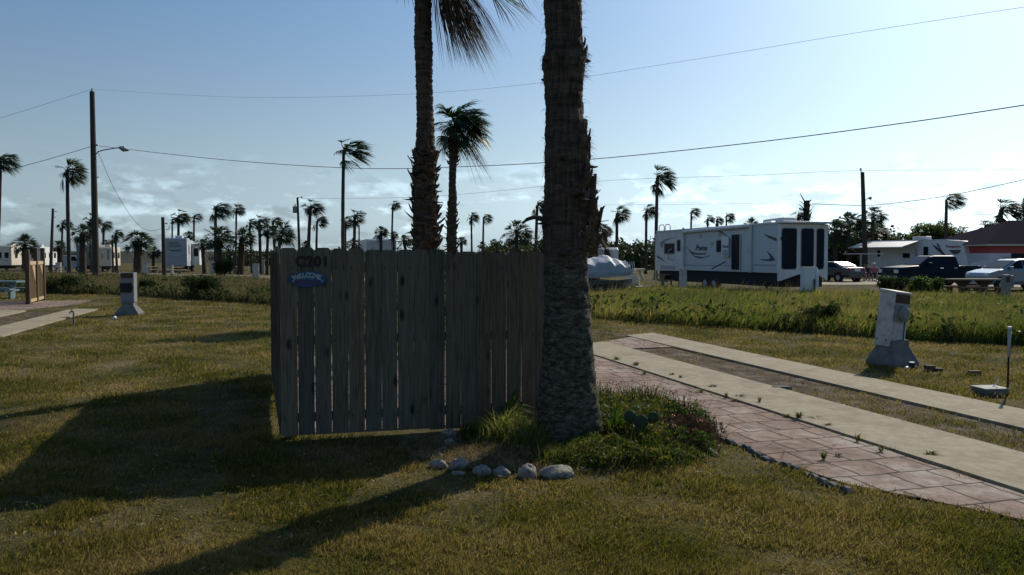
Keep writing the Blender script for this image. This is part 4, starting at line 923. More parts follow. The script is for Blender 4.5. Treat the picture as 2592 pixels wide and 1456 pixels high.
for z in (.215, .965, 1.665):
    b = MB()
    for i in range(17):
        for dx_ in (.035, .118): b.box(i * .16 + dx_ - .0035, i * .16 + dx_ + .0035, -T_ - .0045, -T_ - .001, z - .0035 + rnd.uniform(-.012, .012), z + .0035)
    tag(b.build('nail_heads', M_signr if False else M_dark, fen), kind='stuff')
def fence_pt(px, py):
    r_ = ray(px, py); o = Vector((0, 0, CAMH)); pn = WW; p0 = PK(-.1, FW - T_); t = (p0 - o).dot(pn) / r_.dot(pn); p = o + r_ * t
    q = p - PK(-.1, FW); return q.dot(VV), p.z
# stencilled number
(x, z) = fence_pt(790.5, 663)
text('C201', .132, M_black, fen, (x, -T_ - .005, z), (R(90), 0, 0), 'painted_number', depth=.0025, sx=.98, bold=.006, space=1.14)
# oval sign
(x, z) = fence_pt(779, 707); (xl, _) = fence_pt(731, 705); (xr, _) = fence_pt(828, 705); (_, zt_) = fence_pt(779, 686); (_, zb_) = fence_pt(779, 726)
sg = thing('welcome_sign', 'blue oval welcome sign nailed on the fence below the number', 'sign', PK(-.1, FW) + VV * x + WW * (-T_ - .014) + Vector((0, 0, z)), RP)
a_, b__ = (xr - xl) / 2, (zt_ - zb_) / 2
def ellipse(a, b, n=48): return [(a * math.cos(2 * math.pi * i / n), b * math.sin(2 * math.pi * i / n)) for i in range(n)]
b = MB(); b.prism(ellipse(a_, b__), -.004, .008, axis='y'); b.build('board', M_blue, sg, bevel=.002)
for i, ch in enumerate('WELCOME'):
    q = (i - 3) / 3; text(ch, .062, M_signw, sg, (q * a_ * .62, -.006, b__ * (.50 - .28 * q * q)), (R(90), R(14) * q, 0), 'letter', .0015, bold=.003)
text('TO THE', .030, M_signb, sg, (0, -.006, b__ * .04), (R(90), 0, 0), 'lettering', .0015, bold=.0012)
text('BEACH', .062, M_dullred, sg, (0, -.006, -b__ * .42), (R(90), 0, 0), 'lettering', .0015, space=1.25, bold=.002)
for sx_ in (-1, 1):
    st = MB(); st.prism([((.012 if k_ % 2 == 0 else .005) * math.sin(k_ * math.pi / 5), (.012 if k_ % 2 == 0 else .005) * math.cos(k_ * math.pi / 5)) for k_ in range(10)], -.0065, -.004, axis='y')
    st.build('star', M_signw, sg, loc=(sx_ * a_ * .76, 0, -b__ * .22))

# ------------------------------------------------------------------ stones and bed plants
def rock(name, label, px, py, wpx, hpx, seed, group=None, m=M_stone, flat=1):
    r = np.random.default_rng(seed); p = G(px, py + hpx * .45); d = p.y; sx_ = wpx * d / 2000 / 2; sz = hpx * d / 2000 * .62
    n1, n2 = 18, 11; V = []
    ph = r.uniform(0, 6, 6)
    for i in range(n2 + 1):
        th = math.pi * i / n2
        for k in range(n1):
            a = 2 * math.pi * k / n1; q = 1 + .13 * math.sin(2 * a + ph[0]) + .09 * math.sin(3 * a + 2 * th + ph[1]) + .07 * math.sin(5 * th + a + ph[2]) + r.normal(0, .032)
            V.append((math.sin(th) * math.cos(a) * sx_ * q, math.sin(th) * math.sin(a) * sx_ * .8 * q, math.cos(th) * sz * q * .85))
    F = [(i * n1 + k, i * n1 + (k + 1) % n1, (i + 1) * n1 + (k + 1) % n1, (i + 1) * n1 + k) for i in range(n2) for k in range(n1)]
    o = npmesh(name, V, F, m, smooth=True); o.location = (p.x, p.y, sz * .38); o.rotation_euler = (0, 0, r.uniform(-.4, .4))
    return tag(o, label, 'stone', group)
for i, (px, py, w, h, lab) in enumerate([
    (1137, 1096, 38, 28, 'round white stone at the back end of the row near the fence'), (1137, 1118, 36, 22, 'dim grey stone just in front of the rearmost white one'),
    (1121, 1137, 30, 16, 'small low stone third from the fence end of the row'), (1110, 1150, 28, 18, 'small sunlit stone at the bend of the row'),
    (1111, 1172, 44, 26, 'wide pale stone left of the pointed one'), (1161, 1172, 44, 34, 'pointed pale stone at the front left corner of the bed'),
    (1222, 1188, 54, 30, 'first low shaded stone along the front of the bed'), (1270, 1192, 52, 30, 'second low rounded stone along the front of the bed'),
    (1333, 1190, 56, 42, 'tallest blocky white stone in front of the big trunk'), (1409, 1191, 84, 34, 'longest flat white stone in front of the big trunk'),
    (1160, 1196, 34, 12, 'small flat rubble piece under the pointed stone'), (1540, 1176, 14, 12, 'tiny white pebble among the shaded plants'), (1475, 1186, 40, 12, 'flat sandy rubble right of the longest stone')]):
    rock('bed_stone', lab, px, py, w, h, 20 + i, 'white stones edging the flower bed')
bed_poly_c = lambda: (rnd.uniform(2.9, 3.95), rnd.uniform(6.0, 7.7))
def leaf_patch(name, label, pts, n, size, zr, m, cat='plants', seed=1, aspect=.35):
    r = np.random.default_rng(seed); pts = np.array([tuple(PK(*p))[:2] for p in pts]); lo_, hi_ = pts.min(0), pts.max(0)
    P = r.uniform(lo_, hi_, (n * 3, 2)); P = P[inpoly(P, pts)][:n]; n = len(P); P = P + r.normal(0, .045, (n, 2)) * r.choice([.3, 1, 1.8], n)[:, None]
    c = pts.mean(0); ext = (hi_ - lo_).max() / 2; dome = np.clip(1 - (np.linalg.norm(P - c, axis=1) / ext) ** 2, .12, 1) ** .5
    z = r.uniform(.15, 1, n) ** .7 * zr * dome * (1 + .3 * snoise(P, 9, seed))
    p = np.stack([P[:, 0], P[:, 1], z], 1)
    a = r.normal(size=(n, 3)); a[:, 2] = np.abs(a[:, 2]) + .3; a /= np.linalg.norm(a, axis=1)[:, None]; b = r.normal(size=(n, 3)); b -= (a * b).sum(1)[:, None] * a; b /= np.linalg.norm(b, axis=1)[:, None]
    s = size * r.uniform(.5, 1.4, n)[:, None]
    V = np.stack([p - a * s, p + b * s * aspect, p + a * s + np.array([.2, 0, 0]) * s, p - b * s * aspect], 1).reshape(-1, 3)
    return tag(npmesh(name, V, np.arange(len(V)).reshape(-1, 4), m), label, cat, kind='stuff')
def weed_patch(name, label, pts, n, m, hmin, hmax, wid, seed, lean=.8):
    r = np.random.default_rng(seed); pts = np.array([tuple(PK(*p))[:2] for p in pts]); lo_, hi_ = pts.min(0), pts.max(0)
    P = r.uniform(lo_, hi_, (n * 3, 2)); P = P[inpoly(P, pts)][:n]; P = P + r.normal(0, .06, P.shape)
    hh = r.uniform(hmin, hmax, len(P)) * np.clip(1 + .6 * snoise(P, 6, seed), .35, 1.6)
    V, F = blades(P, hh, wid * r.uniform(.6, 1.5, len(P)), lean=lean, wind=(.15, 0)); return tag(npmesh(name, V, F, m), label, 'plants', kind='stuff')
M_bed = leafmat('bed_leaf_green', [(.018, .035, .008), (.04, .062, .014), (.075, .09, .022), (.12, .11, .035)], scale=4, trans=.45)
BEDG = [(2.85, 6.4), (3.0, 6.1), (3.25, 6.5), (3.35, 7.0), (3.7, 7.35), (3.98, 7.6), (3.98, 8.5), (3.2, 8.7), (2.95, 7.6)]
leaf_patch('bed_foliage', 'green leafy foliage right of the big palm in the flower bed', BEDG, 15000, .021, .26, M_bed, seed=2, aspect=.45)
weed_patch('bed_weeds', 'tall green grass blades and stems between the bed leaves', BEDG, 3000, M_bed, .10, .34, .0032, 12)
BEDF = [(1.95, 6.3), (2.4, 6.05), (3.0, 5.88), (3.45, 6.15), (3.3, 6.5), (2.9, 6.9), (2.3, 6.6)]
leaf_patch('bed_undergrowth', 'low green weeds along the front of the flower bed', BEDF, 8000, .017, .17, M_bed, seed=3, aspect=.5)
weed_patch('bed_grass', 'ragged grass along the front edge of the flower bed', BEDF, 2600, M_bed, .04, .18, .0026, 13)
leaf_patch('dead_leaves', 'reddish brown dead leaves lying at the right of the bed', [(3.25, 6.35), (3.62, 6.4), (3.9, 6.8), (4.03, 7.3), (3.8, 7.42), (3.45, 7.1), (3.3, 6.8)], 8000, .022, .20, M_litter, seed=4)
weed_patch('dead_stems', 'dry brown stems over the dead leaves', [(3.2, 6.3), (3.65, 6.35), (4.0, 6.9), (4.03, 7.4), (3.4, 7.2)], 1200, M_litter, .08, .24, .003, 14)
BEDL = [(1.72, 7.15), (1.95, 6.85), (2.35, 6.8), (2.3, 7.5), (1.95, 7.72), (1.72, 7.6)]
weed_patch('left_bed_grass', 'sunlit grass and weeds left of the big trunk before the fence', BEDL, 3200, M_tall, .06, .26, .003, 15, lean=1.1)
leaf_patch('left_bed_leaves', 'small green leaves left of the big trunk before the fence', BEDL, 2500, .018, .16, M_leaf, seed=9, aspect=.4)
leaf_patch('dry_mulch', 'dry brown grass and mulch between the stones and the fence', [(.95, 7.3), (1.05, 6.75), (1.5, 6.25), (2.3, 5.95), (2.9, 6.0), (2.5, 6.9), (1.9, 7.7), (1.2, 7.7)], 12000, .022, .06, M_straw, seed=5, aspect=.12)
# strappy clumps
def clump(name, label, v, w, n, L, wid, m, seed, group=None, spread=.5, cat='plant'):
    r = random.Random(seed); mb = MB()
    for i in range(n):
        a = r.uniform(0, 6.28); q = Vector((math.cos(a), math.sin(a), 0)); el_ = r.uniform(.2, 1.0); l = L * r.uniform(.5, 1.1); s0 = q * r.uniform(0, .06 * L / .3)
        tng = Vector((-q.y, q.x, 0)) * wid; p1 = s0 + q * l * .25 * el_ * spread * 2 + Vector((0, 0, l * .55)); p2 = s0 + q * l * .7 * el_ * spread * 2 + Vector((.1 * l, 0, l * (.95 - .45 * el_)))
        mb.add([s0 - tng * .7, s0 + tng * .7, p1 + tng, p1 - tng, p2], [(0, 1, 2, 3), (3, 2, 4)])
    o = mb.build(name, m); o.location = PK(v, w, .005); return tag(o, label, cat, group)
clump('grass_clump', 'bright upright strappy clump left of the big trunk', 1.98, 7.3, 130, .42, .011, M_tall, 1)  # yellow-green blade colour stands in for sunlight on the clump
clump('grass_clump', 'smaller spreading strappy clump nearest the rear stones', 1.62, 7.35, 60, .24, .008, M_leaf, 2)
clump('leafy_weed', 'tall thin weed against the fence beside the trunk', 2.15, 7.6, 40, .52, .012, M_leaf, 3, spread=.3)
clump('grass_clump', 'long grass blades at the right foot of the big trunk', 2.95, 6.85, 70, .42, .009, M_leaf, 4)
clump('grass_clump', 'short grass tuft at the front of the big trunk', 2.75, 6.25, 70, .22, .007, M_leaf, 5)
clump('grass_clump', 'long light green blades beside the cactus', 3.15, 7.2, 60, .45, .009, M_leaf, 6)
# blanket flowers
fp = thing('flowering_plant', 'small green plant with orange and dark red daisy blooms', 'flower', PK(3.4, 7.9), 0, 'orange flowering plants at the edge of the pink path')
r = random.Random(4); stems = []
mb = MB(); bl = MB(); co = MB()
for i in range(26):
    a = r.uniform(0, 6.28); q = Vector((math.cos(a), math.sin(a), 0)) * r.uniform(.02, .2); top = Vector((q.x, q.y, r.uniform(.16, .38)))
    mb.tube([(q.x * .3, q.y * .3, 0), tuple(top * .6 + Vector((q.x * .1, 0, .02))), tuple(top)], .0025, 4)
    if i < 10:
        nrm = Vector((r.uniform(-.5, .5), r.uniform(-.6, .2), 1)).normalized(); e1 = nrm.cross(Vector((1, 0, 0))).normalized(); e2 = nrm.cross(e1); rad_ = r.uniform(.018, .027); bl = MB(); co = MB()
        bl.add([nrm * -.001 - nrm * .001] + [(e1 * math.cos(k_ * .349) + e2 * math.sin(k_ * .349)) * rad_ * (1.1 if k_ % 2 else .72) for k_ in range(18)], [(0, k_ + 1, (k_ + 1) % 18 + 1) for k_ in range(18)])
        co.tube([tuple(nrm * .001), tuple(nrm * .009)], [rad_ * .5, rad_ * .28], 7)
        bo = bl.build('bloom', M_flower, fp, loc=top); co.build('bloom_centre', M_fcore, bo)
L1 = leaves(700, 0, 0, .10, .2, .2, .12, .022, seed=3, cut=0)
b = len(mb.v); mb.v += [tuple(map(float, q)) for q in L1[0]]; mb.f += [tuple(int(x) + b for x in q) for q in L1[1]]
mb.build('foliage', M_leaf, fp); 
spots = [(3.4, 8.3), (3.2, 8.55), (3.65, 8.05), (3.75, 7.75), (3.9, 7.95), (3.95, 7.6), (3.98, 7.4), (4.0, 7.2), (3.85, 7.5), (3.55, 7.75), (3.9, 8.2), (3.35, 7.95), (3.1, 8.2), (3.7, 7.9), (3.8, 8.45), (3.05, 7.7), (3.4, 6.5), (3.55, 6.4)]
fp.location = PK(*spots[0])
for i, s_ in enumerate(spots[1:]): copy_tree(fp, loc=PK(*s_), rz=rnd.uniform(0, 6), scale=rnd.uniform(.7, 1.05))
# cactus
ct_ = thing('prickly_pear', 'prickly pear cactus with three round pads beside the big trunk', 'cactus', PK(3.28, 6.75), 0)
def pad(px, py, r_px, tilt=0, dep=None):
    dep = dep or ct_.location.y - .26; c_ = AT(px, py, dep) - ct_.location; rr = r_px * dep / 2000; V = []; n1, n2 = 20, 10
    for i in range(n2 + 1):
        th = math.pi * i / n2
        for k_ in range(n1):
            a = 2 * math.pi * k_ / n1; V.append((math.sin(th) * math.cos(a) * rr * (1 if math.cos(th) > 0 else .95), math.sin(th) * math.sin(a) * rr * .2, math.cos(th) * rr * 1.08))
    F = [(i * n1 + k_, i * n1 + (k_ + 1) % n1, (i + 1) * n1 + (k_ + 1) % n1, (i + 1) * n1 + k_) for i in range(n2) for k_ in range(n1)]
    o = npmesh('pad', V, F, M_cactus, ct_, smooth=True); o.location = c_; o.rotation_euler = (0, tilt, rnd.uniform(-.3, .3))
pad(1622, 1070, 19); pad(1596, 1056, 16, -.5, ct_.location.y - .20); pad(1653, 1058, 15, .6, ct_.location.y - .21); pad(1622, 1102, 22)
# white stick lying by the bed
b = MB(); pts = [G(1775, 1108), G(1787, 1130), G(1797, 1147), G(1806, 1154)]; b.tube([p + Vector((0, 0, .03 + .05 * (i == 0))) for i, p in enumerate(pts)], [.008, .011, .016, .012], 7); b.tube([pts[2] + Vector((0, 0, .03)), G(1818, 1152, .02)], [.012, .008], 6)
tag(b.build('stick', mat('bleached_wood', (.35, .31, .25), (.5, .46, .38), scale=20, rough=.8), smooth=True), 'bleached forked stick lying beside the pink path', 'stick')
# scalloped edging bricks
eb = MB(); eb.prism([(-.065, 0), (.065, 0), (.065, .03), (.04, .055), (0, .064), (-.04, .055), (-.065, .03)], -.022, .022, axis='y')
e0 = eb.build('edging_brick', M_concg, bevel=.004); tag(e0, 'half sunk scalloped edging brick along the near side of the path', 'edging', 'scalloped edging bricks along the path')
k = 0
for i in range(20):
    w = 7.35 - i * .125; v = 3.995 + .02 * math.sin(i)
    o = e0 if i == 0 else e0.copy()
    if i: C.objects.link(o)
    o.location = PK(v, w, rnd.uniform(-.04, -.015)); o.rotation_euler = (rnd.uniform(-.2, .2), rnd.uniform(-.1, .1), RP + R(90) + rnd.uniform(-.15, .15))
# weeds in the joints
wd = None; wm = leafmat('weed_green', [(.04, .045, .012), (.08, .085, .02), (.13, .12, .04)], scale=5)
for i, (px, py) in enumerate([(1700, 955), (1722, 962), (1632, 950), (1806, 985), (1775, 996), (1838, 1010), (1860, 1018), (1922, 1025), (1990, 1060), (2022, 1065), (2062, 1064), (1870, 1010), (2095, 1085), (2170, 1122), (2120, 1160), (2230, 1148), (2355, 1160), (2085, 1168), (1560, 915), (1610, 930)]):
    p = G(px, py); v_, w2 = toPK(p.x, p.y)
    if i == 0: wd = clump('path_weed', 'small weed tuft growing in a joint of the pink path', v_, w2, 46, .09, .004, wm, 40, 'weed tufts in the joints of the pink path', spread=1.0, cat='weed'); o = wd
    else: o = wd.copy(); C.objects.link(o); o.location = PK(v_, w2, .02); o.rotation_euler = (0, 0, rnd.uniform(0, 6)); o.scale = (rnd.uniform(.5, 1.5), rnd.uniform(.5, 1.5), rnd.uniform(.3, 1.3))
o = wd

# ------------------------------------------------------------------ utility pedestals, pipe, small things
def flare(b, w0, d0, w1, d1, h, z0=0):
    b.loft([[(-w0, -d0, z0), (w0, -d0, z0), (w0, d0, z0), (-w0, d0, z0)], [(-w0 * .97, -d0 * .97, z0 + .07), (w0 * .97, -d0 * .97, z0 + .07), (w0 * .97, d0 * .97, z0 + .07), (-w0 * .97, d0 * .97, z0 + .07)],
            [(-w1, -d1, z0 + h * .72), (w1, -d1, z0 + h * .72), (w1, d1, z0 + h * .72), (-w1, d1, z0 + h * .72)], [(-w1 * .92, -d1, z0 + h), (w1 * .92, -d1, z0 + h), (w1 * .92, d1, z0 + h), (-w1 * .92, d1, z0 + h)]], closed=True)
pd = thing('utility_pedestal', 'leaning white power pedestal on a flared concrete foot by the driveway', 'utility box', XY(2262, 12.9), R(-62))
b = MB(); flare(b, .28, .31, .17, .20, .42); b.build('concrete_base', M_concg, pd, bevel=.015)
cb = MB(); cb.box(-.15, .13, -.19, .19, 0, .88); cab = cb.build('cabinet', M_cab, pd, bevel=.006, loc=(-.02, -.05, .31), rot=(R(-6), R(3), 0))
b = MB(); b.loft([[(-.17, -.21, .88), (.16, -.21, .88), (.16, .21, .88), (-.17, .21, .88)], [(-.165, -.205, .925), (.155, -.205, .90), (.155, .205, .90), (-.165, .205, .925)]], closed=True); b.build('lid', M_cab, cab)
# local +x side faces right-front; outlet panel, meter hood
b = MB(); b.box(.1305, .150, -.17, .16, .72, .86); b.build('label_plate', M_brown, cab)
b = MB(); b.tube([(.13, 0, .56), (.20, 0, .56), (.235, 0, .56)], [.125, .125, .08], 20); b.box(.131, .17, -.16, .15, .42, .69); b.build('meter', M_cabd, cab)
b = MB(); b.box(.1305, .138, -.13, .13, .06, .38); b.build('door', M_cab, cab)
b = MB(); b.tube([(.15, .10, .44), (.155, .105, .2), (.17, .13, 0), (.24, .24, -.22), (.30, .32, -.29)], .008, 6); b.build('cable', M_dark, cab)
b = MB(); b.tube([(-.10, -.192, .10), (-.10, -.200, .10)], .012, 8); b.tube([(.06, -.192, .10), (.06, -.200, .10)], .012, 8); b.build('bolt', M_dark, cab)
pd2 = thing('utility_pedestal', 'grey power pedestal on a flared concrete foot left of the fence', 'utility box', XY(326, 24.2), R(8))
b = MB(); flare(b, .35, .30, .17, .17, .42); b.build('concrete_base', M_concg, pd2, bevel=.015)
b = MB(); b.box(-.2, .19, -.14, .14, .40, 1.3); b.build('cabinet', M_cabd, pd2, bevel=.006)
b = MB(); b.box(.165, .192, -.152, -.141, .42, 1.28); b.build('edge_strip', M_cab, pd2)
b = MB(); b.box(-.19, .16, -.15, -.141, 1.13, 1.28); b.build('label_plate', M_brown, pd2)
b = MB(); b.box(-.20, .12, -.20, -.141, .70, .98); b.box(.125, .16, -.18, -.141, .80, .88); b.build('outlet_box', M_dark, pd2, bevel=.006)
# white cabinet in front of the trailer
def cabinet(name, label, px, d, w, h, m, rz=RP, dp=.3):
    t = thing(name, label, 'utility box', XY(px, d), rz); b = MB(); b.box(-w / 2, w / 2, -dp / 2, dp / 2, -.02, h); b.build('cabinet', m, t, bevel=.01)
    b = MB(); b.box(-w / 2 + .03, w / 2 - .03, -dp / 2 - .012, -dp / 2 - .001, .15, h - .06); b.build('door', m, t); b = MB(); b.box(-w / 2 - .02, w / 2 + .02, -dp / 2 - .03, dp / 2 + .02, h, h + .03); b.build('lid', m, t); return t
t = cabinet('utility_cabinet', 'wide white cabinet standing before the glazed trailer end', 2046, 33.5, .56, 1.33, M_white, .1)
b = MB(); b.tube([(.30, -.18, -.02), (.30, -.18, 1.15), (.28, -.1, 1.30), (.2, -.05, 1.32)], .07, 10); b.build('vent_pipe', M_white, t)
b = MB(); b.tube([(.18, -.2, .85), (.16, -.22, .6), (.2, -.22, .2)], .03, 6); b.build('hose', M_dark, t)
cabinet('utility_pedestal', 'narrow pale pedestal before the trailer beside its left awning arm', 1729, 36, .24, 1.25, M_cab)
t = thing('utility_pedestal', 'grey brown pedestal beside the concrete picnic table', 'utility box', XY(2548, 34), .2)
b = MB(); b.box(-.16, .12, -.12, .12, -.02, 1.02); b.build('cabinet', M_cabd, t, bevel=.01); b = MB(); b.box(.121, .30, -.10, .10, .45, .98); b.build('meter_box', M_cabd, t, bevel=.02); b = MB(); b.box(-.13, .06, -.128, -.121, .7, .95); b.build('label_plate', M_brown, t)
# standing pipe at right
t = thing('stand_pipe', 'thin upright capped pipe at the far right of the lawn', 'pipe', XY(2558, 10.0))
b = MB(); b.tube([(0, 0, -.05), (0, 0, .62)], .012, 10); b.build('rod', M_dark, t, smooth=True)
b = MB(); b.tube([(.003, 0, .5), (.005, 0, .865)], .019, 12); b.build('sleeve', M_metal, t, smooth=True); b = MB(); b.tube([(.005, 0, .86), (.005, 0, .885)], .024, 12); b.build('cap', M_white, t)
# valve cover block
t = thing('valve_box', 'pale green concrete valve box sunk in the lawn beside the pipe', 'utility box', G(2508, 1000), .12)
b = MB(); b.box(-.17, .15, -.13, .14, -.03, .085); b.build('box', M_concg, t, bevel=.01); b = MB(); b.box(-.18, .16, -.14, .15, .086, .105); b.build('lid', mat('pale_green_cover', (.26, .28, .23), (.34, .35, .30), scale=9, rough=.8), t, bevel=.006)
b = MB(); b.tube([(.02, .0, .10), (.09, .02, .14), (.13, .03, .22)], .008, 6); b.build('tube', M_white, t)
def block(name, label, px, py, w, d_, h, rz, m, cat):
    b = MB(); b.prism([(-w / 2, -d_ / 2), (w / 2, -d_ / 2 + .01), (w / 2 - .01, d_ / 2), (-w / 2 + .01, d_ / 2 - .005)], -.01, h); o = b.build(name, m, bevel=.006, loc=G(px, py), rot=(rnd.uniform(-.06, .06), rnd.uniform(-.06, .06), rz)); return tag(o, label, cat)
block('wood_block', 'tan wooden block lying in front of the leaning pedestal', 2352, 940, .17, .09, .095, .3, M_brown, 'block')
block('wood_block', 'small flat wood scrap right of the tan block', 2376, 940, .11, .08, .05, -.3, M_brown, 'block')
block('brick', 'brown brick alone on the lawn between pedestal and pipe', 2466, 950, .18, .1, .07, .1, mat('brown_brick', (.14, .08, .05), (.2, .12, .08), scale=9, rough=.9), 'brick')
block('flat_stone', 'flat grey stepping stone in the dirt between the strips', 1977, 985, .26, .14, .04, .2, M_concg, 'stone')
block('wood_board', 'pale board lying in the dirt between the concrete strips', 2110, 1030, .26, .07, .035, -.35, M_lattice, 'board')
t = thing('pipe_fitting', 'black pipe cap with white collar at the pedestal foot', 'pipe fitting', G(2308, 935))
b = MB(); b.tube([(0, 0, 0), (0, 0, .05), (0, 0, .07), (0, 0, .10)], [.07, .075, .05, .045], 14); b.build('cap', M_dark, t); b = MB(); b.tube([(0, 0, .10), (0, 0, .115)], .04, 12); b.build('collar', M_white, t)
b = MB(); b.tube([(-.12, -.05, .02), (-.05, -.02, .03), (.0, .0, .02)], [.03, .03, .03], 8); b.build('pipe', M_white, t)
t = thing('water_spigot', 'short garden spigot standing beside the left concrete strip', 'tap', XY(184, 20.4), .2)
b = MB(); b.tube([(0, 0, -.02), (0, 0, .28), (-.005, 0, .36)], [.028, .022, .02], 8); b.build('riser', M_concg, t); b = MB(); b.tube([(.02, 0, .36), (-.06, 0, .37), (-.10, 0, .32)], [.03, .025, .02], 8); b.tube([(-.04, 0, .38), (-.04, 0, .42)], .012, 6); b.box(-.09, .01, -.01, .01, .42, .435); b.build('tap_head', M_lattice, t)
b = MB(); b.tube([(0, 0, .0), (.02, .01, .05), (.01, .03, .10)], [.05, .06, .02], 8); tag(b.build('litter', M_white, loc=G(287, 808), rot=(0, .4, .3)), 'crumpled white scrap on the lawn near the grey pedestal', 'litter')

# picnic tables
def picnic(label, loc, rz, m, L=1.8, group=None):
    t = thing('picnic_table', label, 'picnic table', loc, rz, group)
    b = MB(); b.box(-L / 2, L / 2, -.38, .38, .70, .77); b.build('table_top', m, t, bevel=.01)
    for s in (-1, 1):
        b = MB(); b.box(-L / 2, L / 2, s * .72 - .14, s * .72 + .14, .40, .46); b.build('bench', m, t, bevel=.01)
    for s in (-1, 1):
        b = MB(); b.prism([(-.20, -.02), (.20, -.02), (.16, .50), (.36, .70), (-.36, .70), (-.16, .50)], s * L * .3 - .05, s * L * .3 + .05, axis='x'); b.box(s * L * .3 - .05, s * L * .3 + .05, -.8, .8, .32, .40); b.build('leg', m, t)
    return t
picnic('teal wooden picnic table cut off by the left edge', XY(-8, 33.5), .05, M_teal, 2.0)
# concrete one, seen side on: trestles flare along its length
t = thing('picnic_table', 'long grey concrete picnic table at the right beyond the field', 'picnic table', XY(2470, 37), -.02)
b = MB(); b.box(-1.25, 1.15, -.4, .4, .70, .77); b.build('table_top', M_conc, t, bevel=.01)
for x0 in (-.62, .38):
    b = MB(); b.prism([(x0 - .1, -.02), (x0 + .12, -.02), (x0 + .12, .42), (x0 + .42, .70), (x0 - .40, .70), (x0 - .1, .42)], -.12, .12, axis='y'); b.build('leg', M_brown, t)
for s in (-1, 1):
    b = MB(); b.box(-1.2, .9, s * .75 - .15, s * .75 + .15, .34, .40); b.box(-.9, -.7, s * .75 - .1, s * .75 + .1, -.02, .34); b.box(.5, .7, s * .75 - .1, s * .75 + .1, -.02, .34); b.build('bench', M_brown, t)
for i, (px, d, lab) in enumerate([(158, 82, 'pale picnic table far left between the two slim trunks'), (445, 84, 'pale picnic table in front of the fifth wheel front'), (600, 86, 'small picnic table right of the two cabbage palms'), (1700, 47, 'pale picnic table under the left awning arm of the trailer'), (385, 88, 'long pale picnic table at the foot of the stub pole')]):
    picnic(lab, XY(px, d), RP + i, M_conc, 1.8)
for i, (px, d, h, w, lab) in enumerate([(148, 84, 1.2, .5, 'grey utility box by the far left slim trunks'), (648, 62, 1.25, .45, 'pale pedestal standing alone on the sandy track'), (538, 84, 1.3, .5, 'white pedestal just right of the fifth wheel'), (366, 80, 1.2, .6, 'pale box right of the squat cabbage palm'), (435, 78, 1.0, .22, 'slim white post in front of the fifth wheel'), (665, 88, 1.5, .4, 'white box among the palm cluster trunks')]):
    cabinet('utility_pedestal', lab, px, d, w, h, M_cab)
b = MB(); b.tube([(0, 0, 0), (0, 0, .5), (.12, 0, .9)], [.35, .42, .25], 12); tag(b.build('white_barrel', M_cream, loc=XY(1598, 38)), 'cream tub lying at the stern of the covered boat', 'tub')

# lattice screen on the left patio
t = thing('lattice_screen', 'brown posts with sunlit lattice panels on the left patio', 'fence', XY(70, 29.6), RP)
p0 = XY(70, 29.6)
ppos = [(0, 0), (.1, 1.3), (.22, 2.6)]
ppos = [((XY(px, d) - p0).dot(VV), (XY(px, d) - p0).dot(WW), zt_) for px, d, zt_ in ((70, 29.6, 2.05), (91, 31.2, 2.1), (109, 32.6, 2.15))]
for x, y, h in ppos:
    b = MB(); b.box(x - .07, x + .07, y - .07, y + .07, -.05, h); b.build('post', M_brown, t, bevel=.005)
for (xa, ya, _), (xb, yb, _) in zip(ppos, ppos[1:]):
    a = Vector((xa, ya, 0)); c_ = Vector((xb, yb, 0)); u_ = (c_ - a).normalized(); L = (c_ - a).length; M4 = Matrix.Translation(a) @ Matrix.Rotation(math.atan2(u_.y, u_.x), 4, 'Z')
    b = MB(); b.box(.08, L - .08, -.03, .03, 1.48, 1.62, M4); b.box(.08, L - .08, -.03, .03, .06, .18, M4)
    for q in range(-16, 22):
        for sg_ in (1, -1):
            x0 = q * .1 * 1.0; x1 = x0 + sg_ * 1.3; za, zb2 = .18, 1.48
            # clip the diagonal to the panel
            t0, t1 = 0, 1
            dx = x1 - x0
            ta, tb = (.08 - x0) / dx, (L - .08 - x0) / dx
            t0, t1 = max(0, min(ta, tb)), min(1, max(ta, tb))
            if t1 - t0 < .02: continue
            A = Vector((x0 + dx * t0, sg_ * .008, za + 1.3 * t0)); B = Vector((x0 + dx * t1, sg_ * .008, za + 1.3 * t1))
            b.tube([M4 @ A, M4 @ B], .014, 4)
    b.build('lattice_panel', M_lattice, t)

# ------------------------------------------------------------------ poles and wires
def pole(label, pxb, pxt, pyt, d, r0, name='utility_pole'):
    t = thing(name, label, 'utility pole', XY(pxb, d)); top = AT(pxt, pyt, d) - t.location
    b = MB(); b.tube([(0, 0, -.2), (top.x * .5, 0, top.z * .5), tuple(top)], [r0 * 1.15, r0, r0 * .8], 12); b.build('pole', M_pole, t, smooth=False); return t, top
LD = 62
lp, ltop = pole('tallest weathered pole with a street lamp arm at the left', 243, 233, 232, LD, .22)
b = MB(); b.tube([tuple(ltop), tuple(ltop + Vector((0, 0, .12)))], .08, 8); b.tube([tuple(ltop + Vector((0, 0, .12))), tuple(ltop + Vector((0, 0, .26)))], .05, 8); b.build('insulator', M_metal, lp)
la = AT(244, 390, LD) - lp.location; lb = AT(262, 380, LD) - lp.location; lc = AT(300, 374, LD) - lp.location
b = MB(); b.tube([la, la + Vector((.12, 0, .18)), lb, lc], .045, 8); b.build('lamp_arm', M_metal, lp, smooth=True)
ld = AT(326, 381, LD) - lp.location
b = MB(); b.tube([lc, lc + Vector((.15, 0, 0)), (lc + ld) / 2 + Vector((.0, 0, -.03)), ld], [.06, .14, .19, .06], 10); b.tube([(lc + ld) / 2 + Vector((0, 0, .12)), (lc + ld) / 2 + Vector((0, 0, .26))], .06, 8); b.build('lamp_head', M_metal, lp, smooth=True)
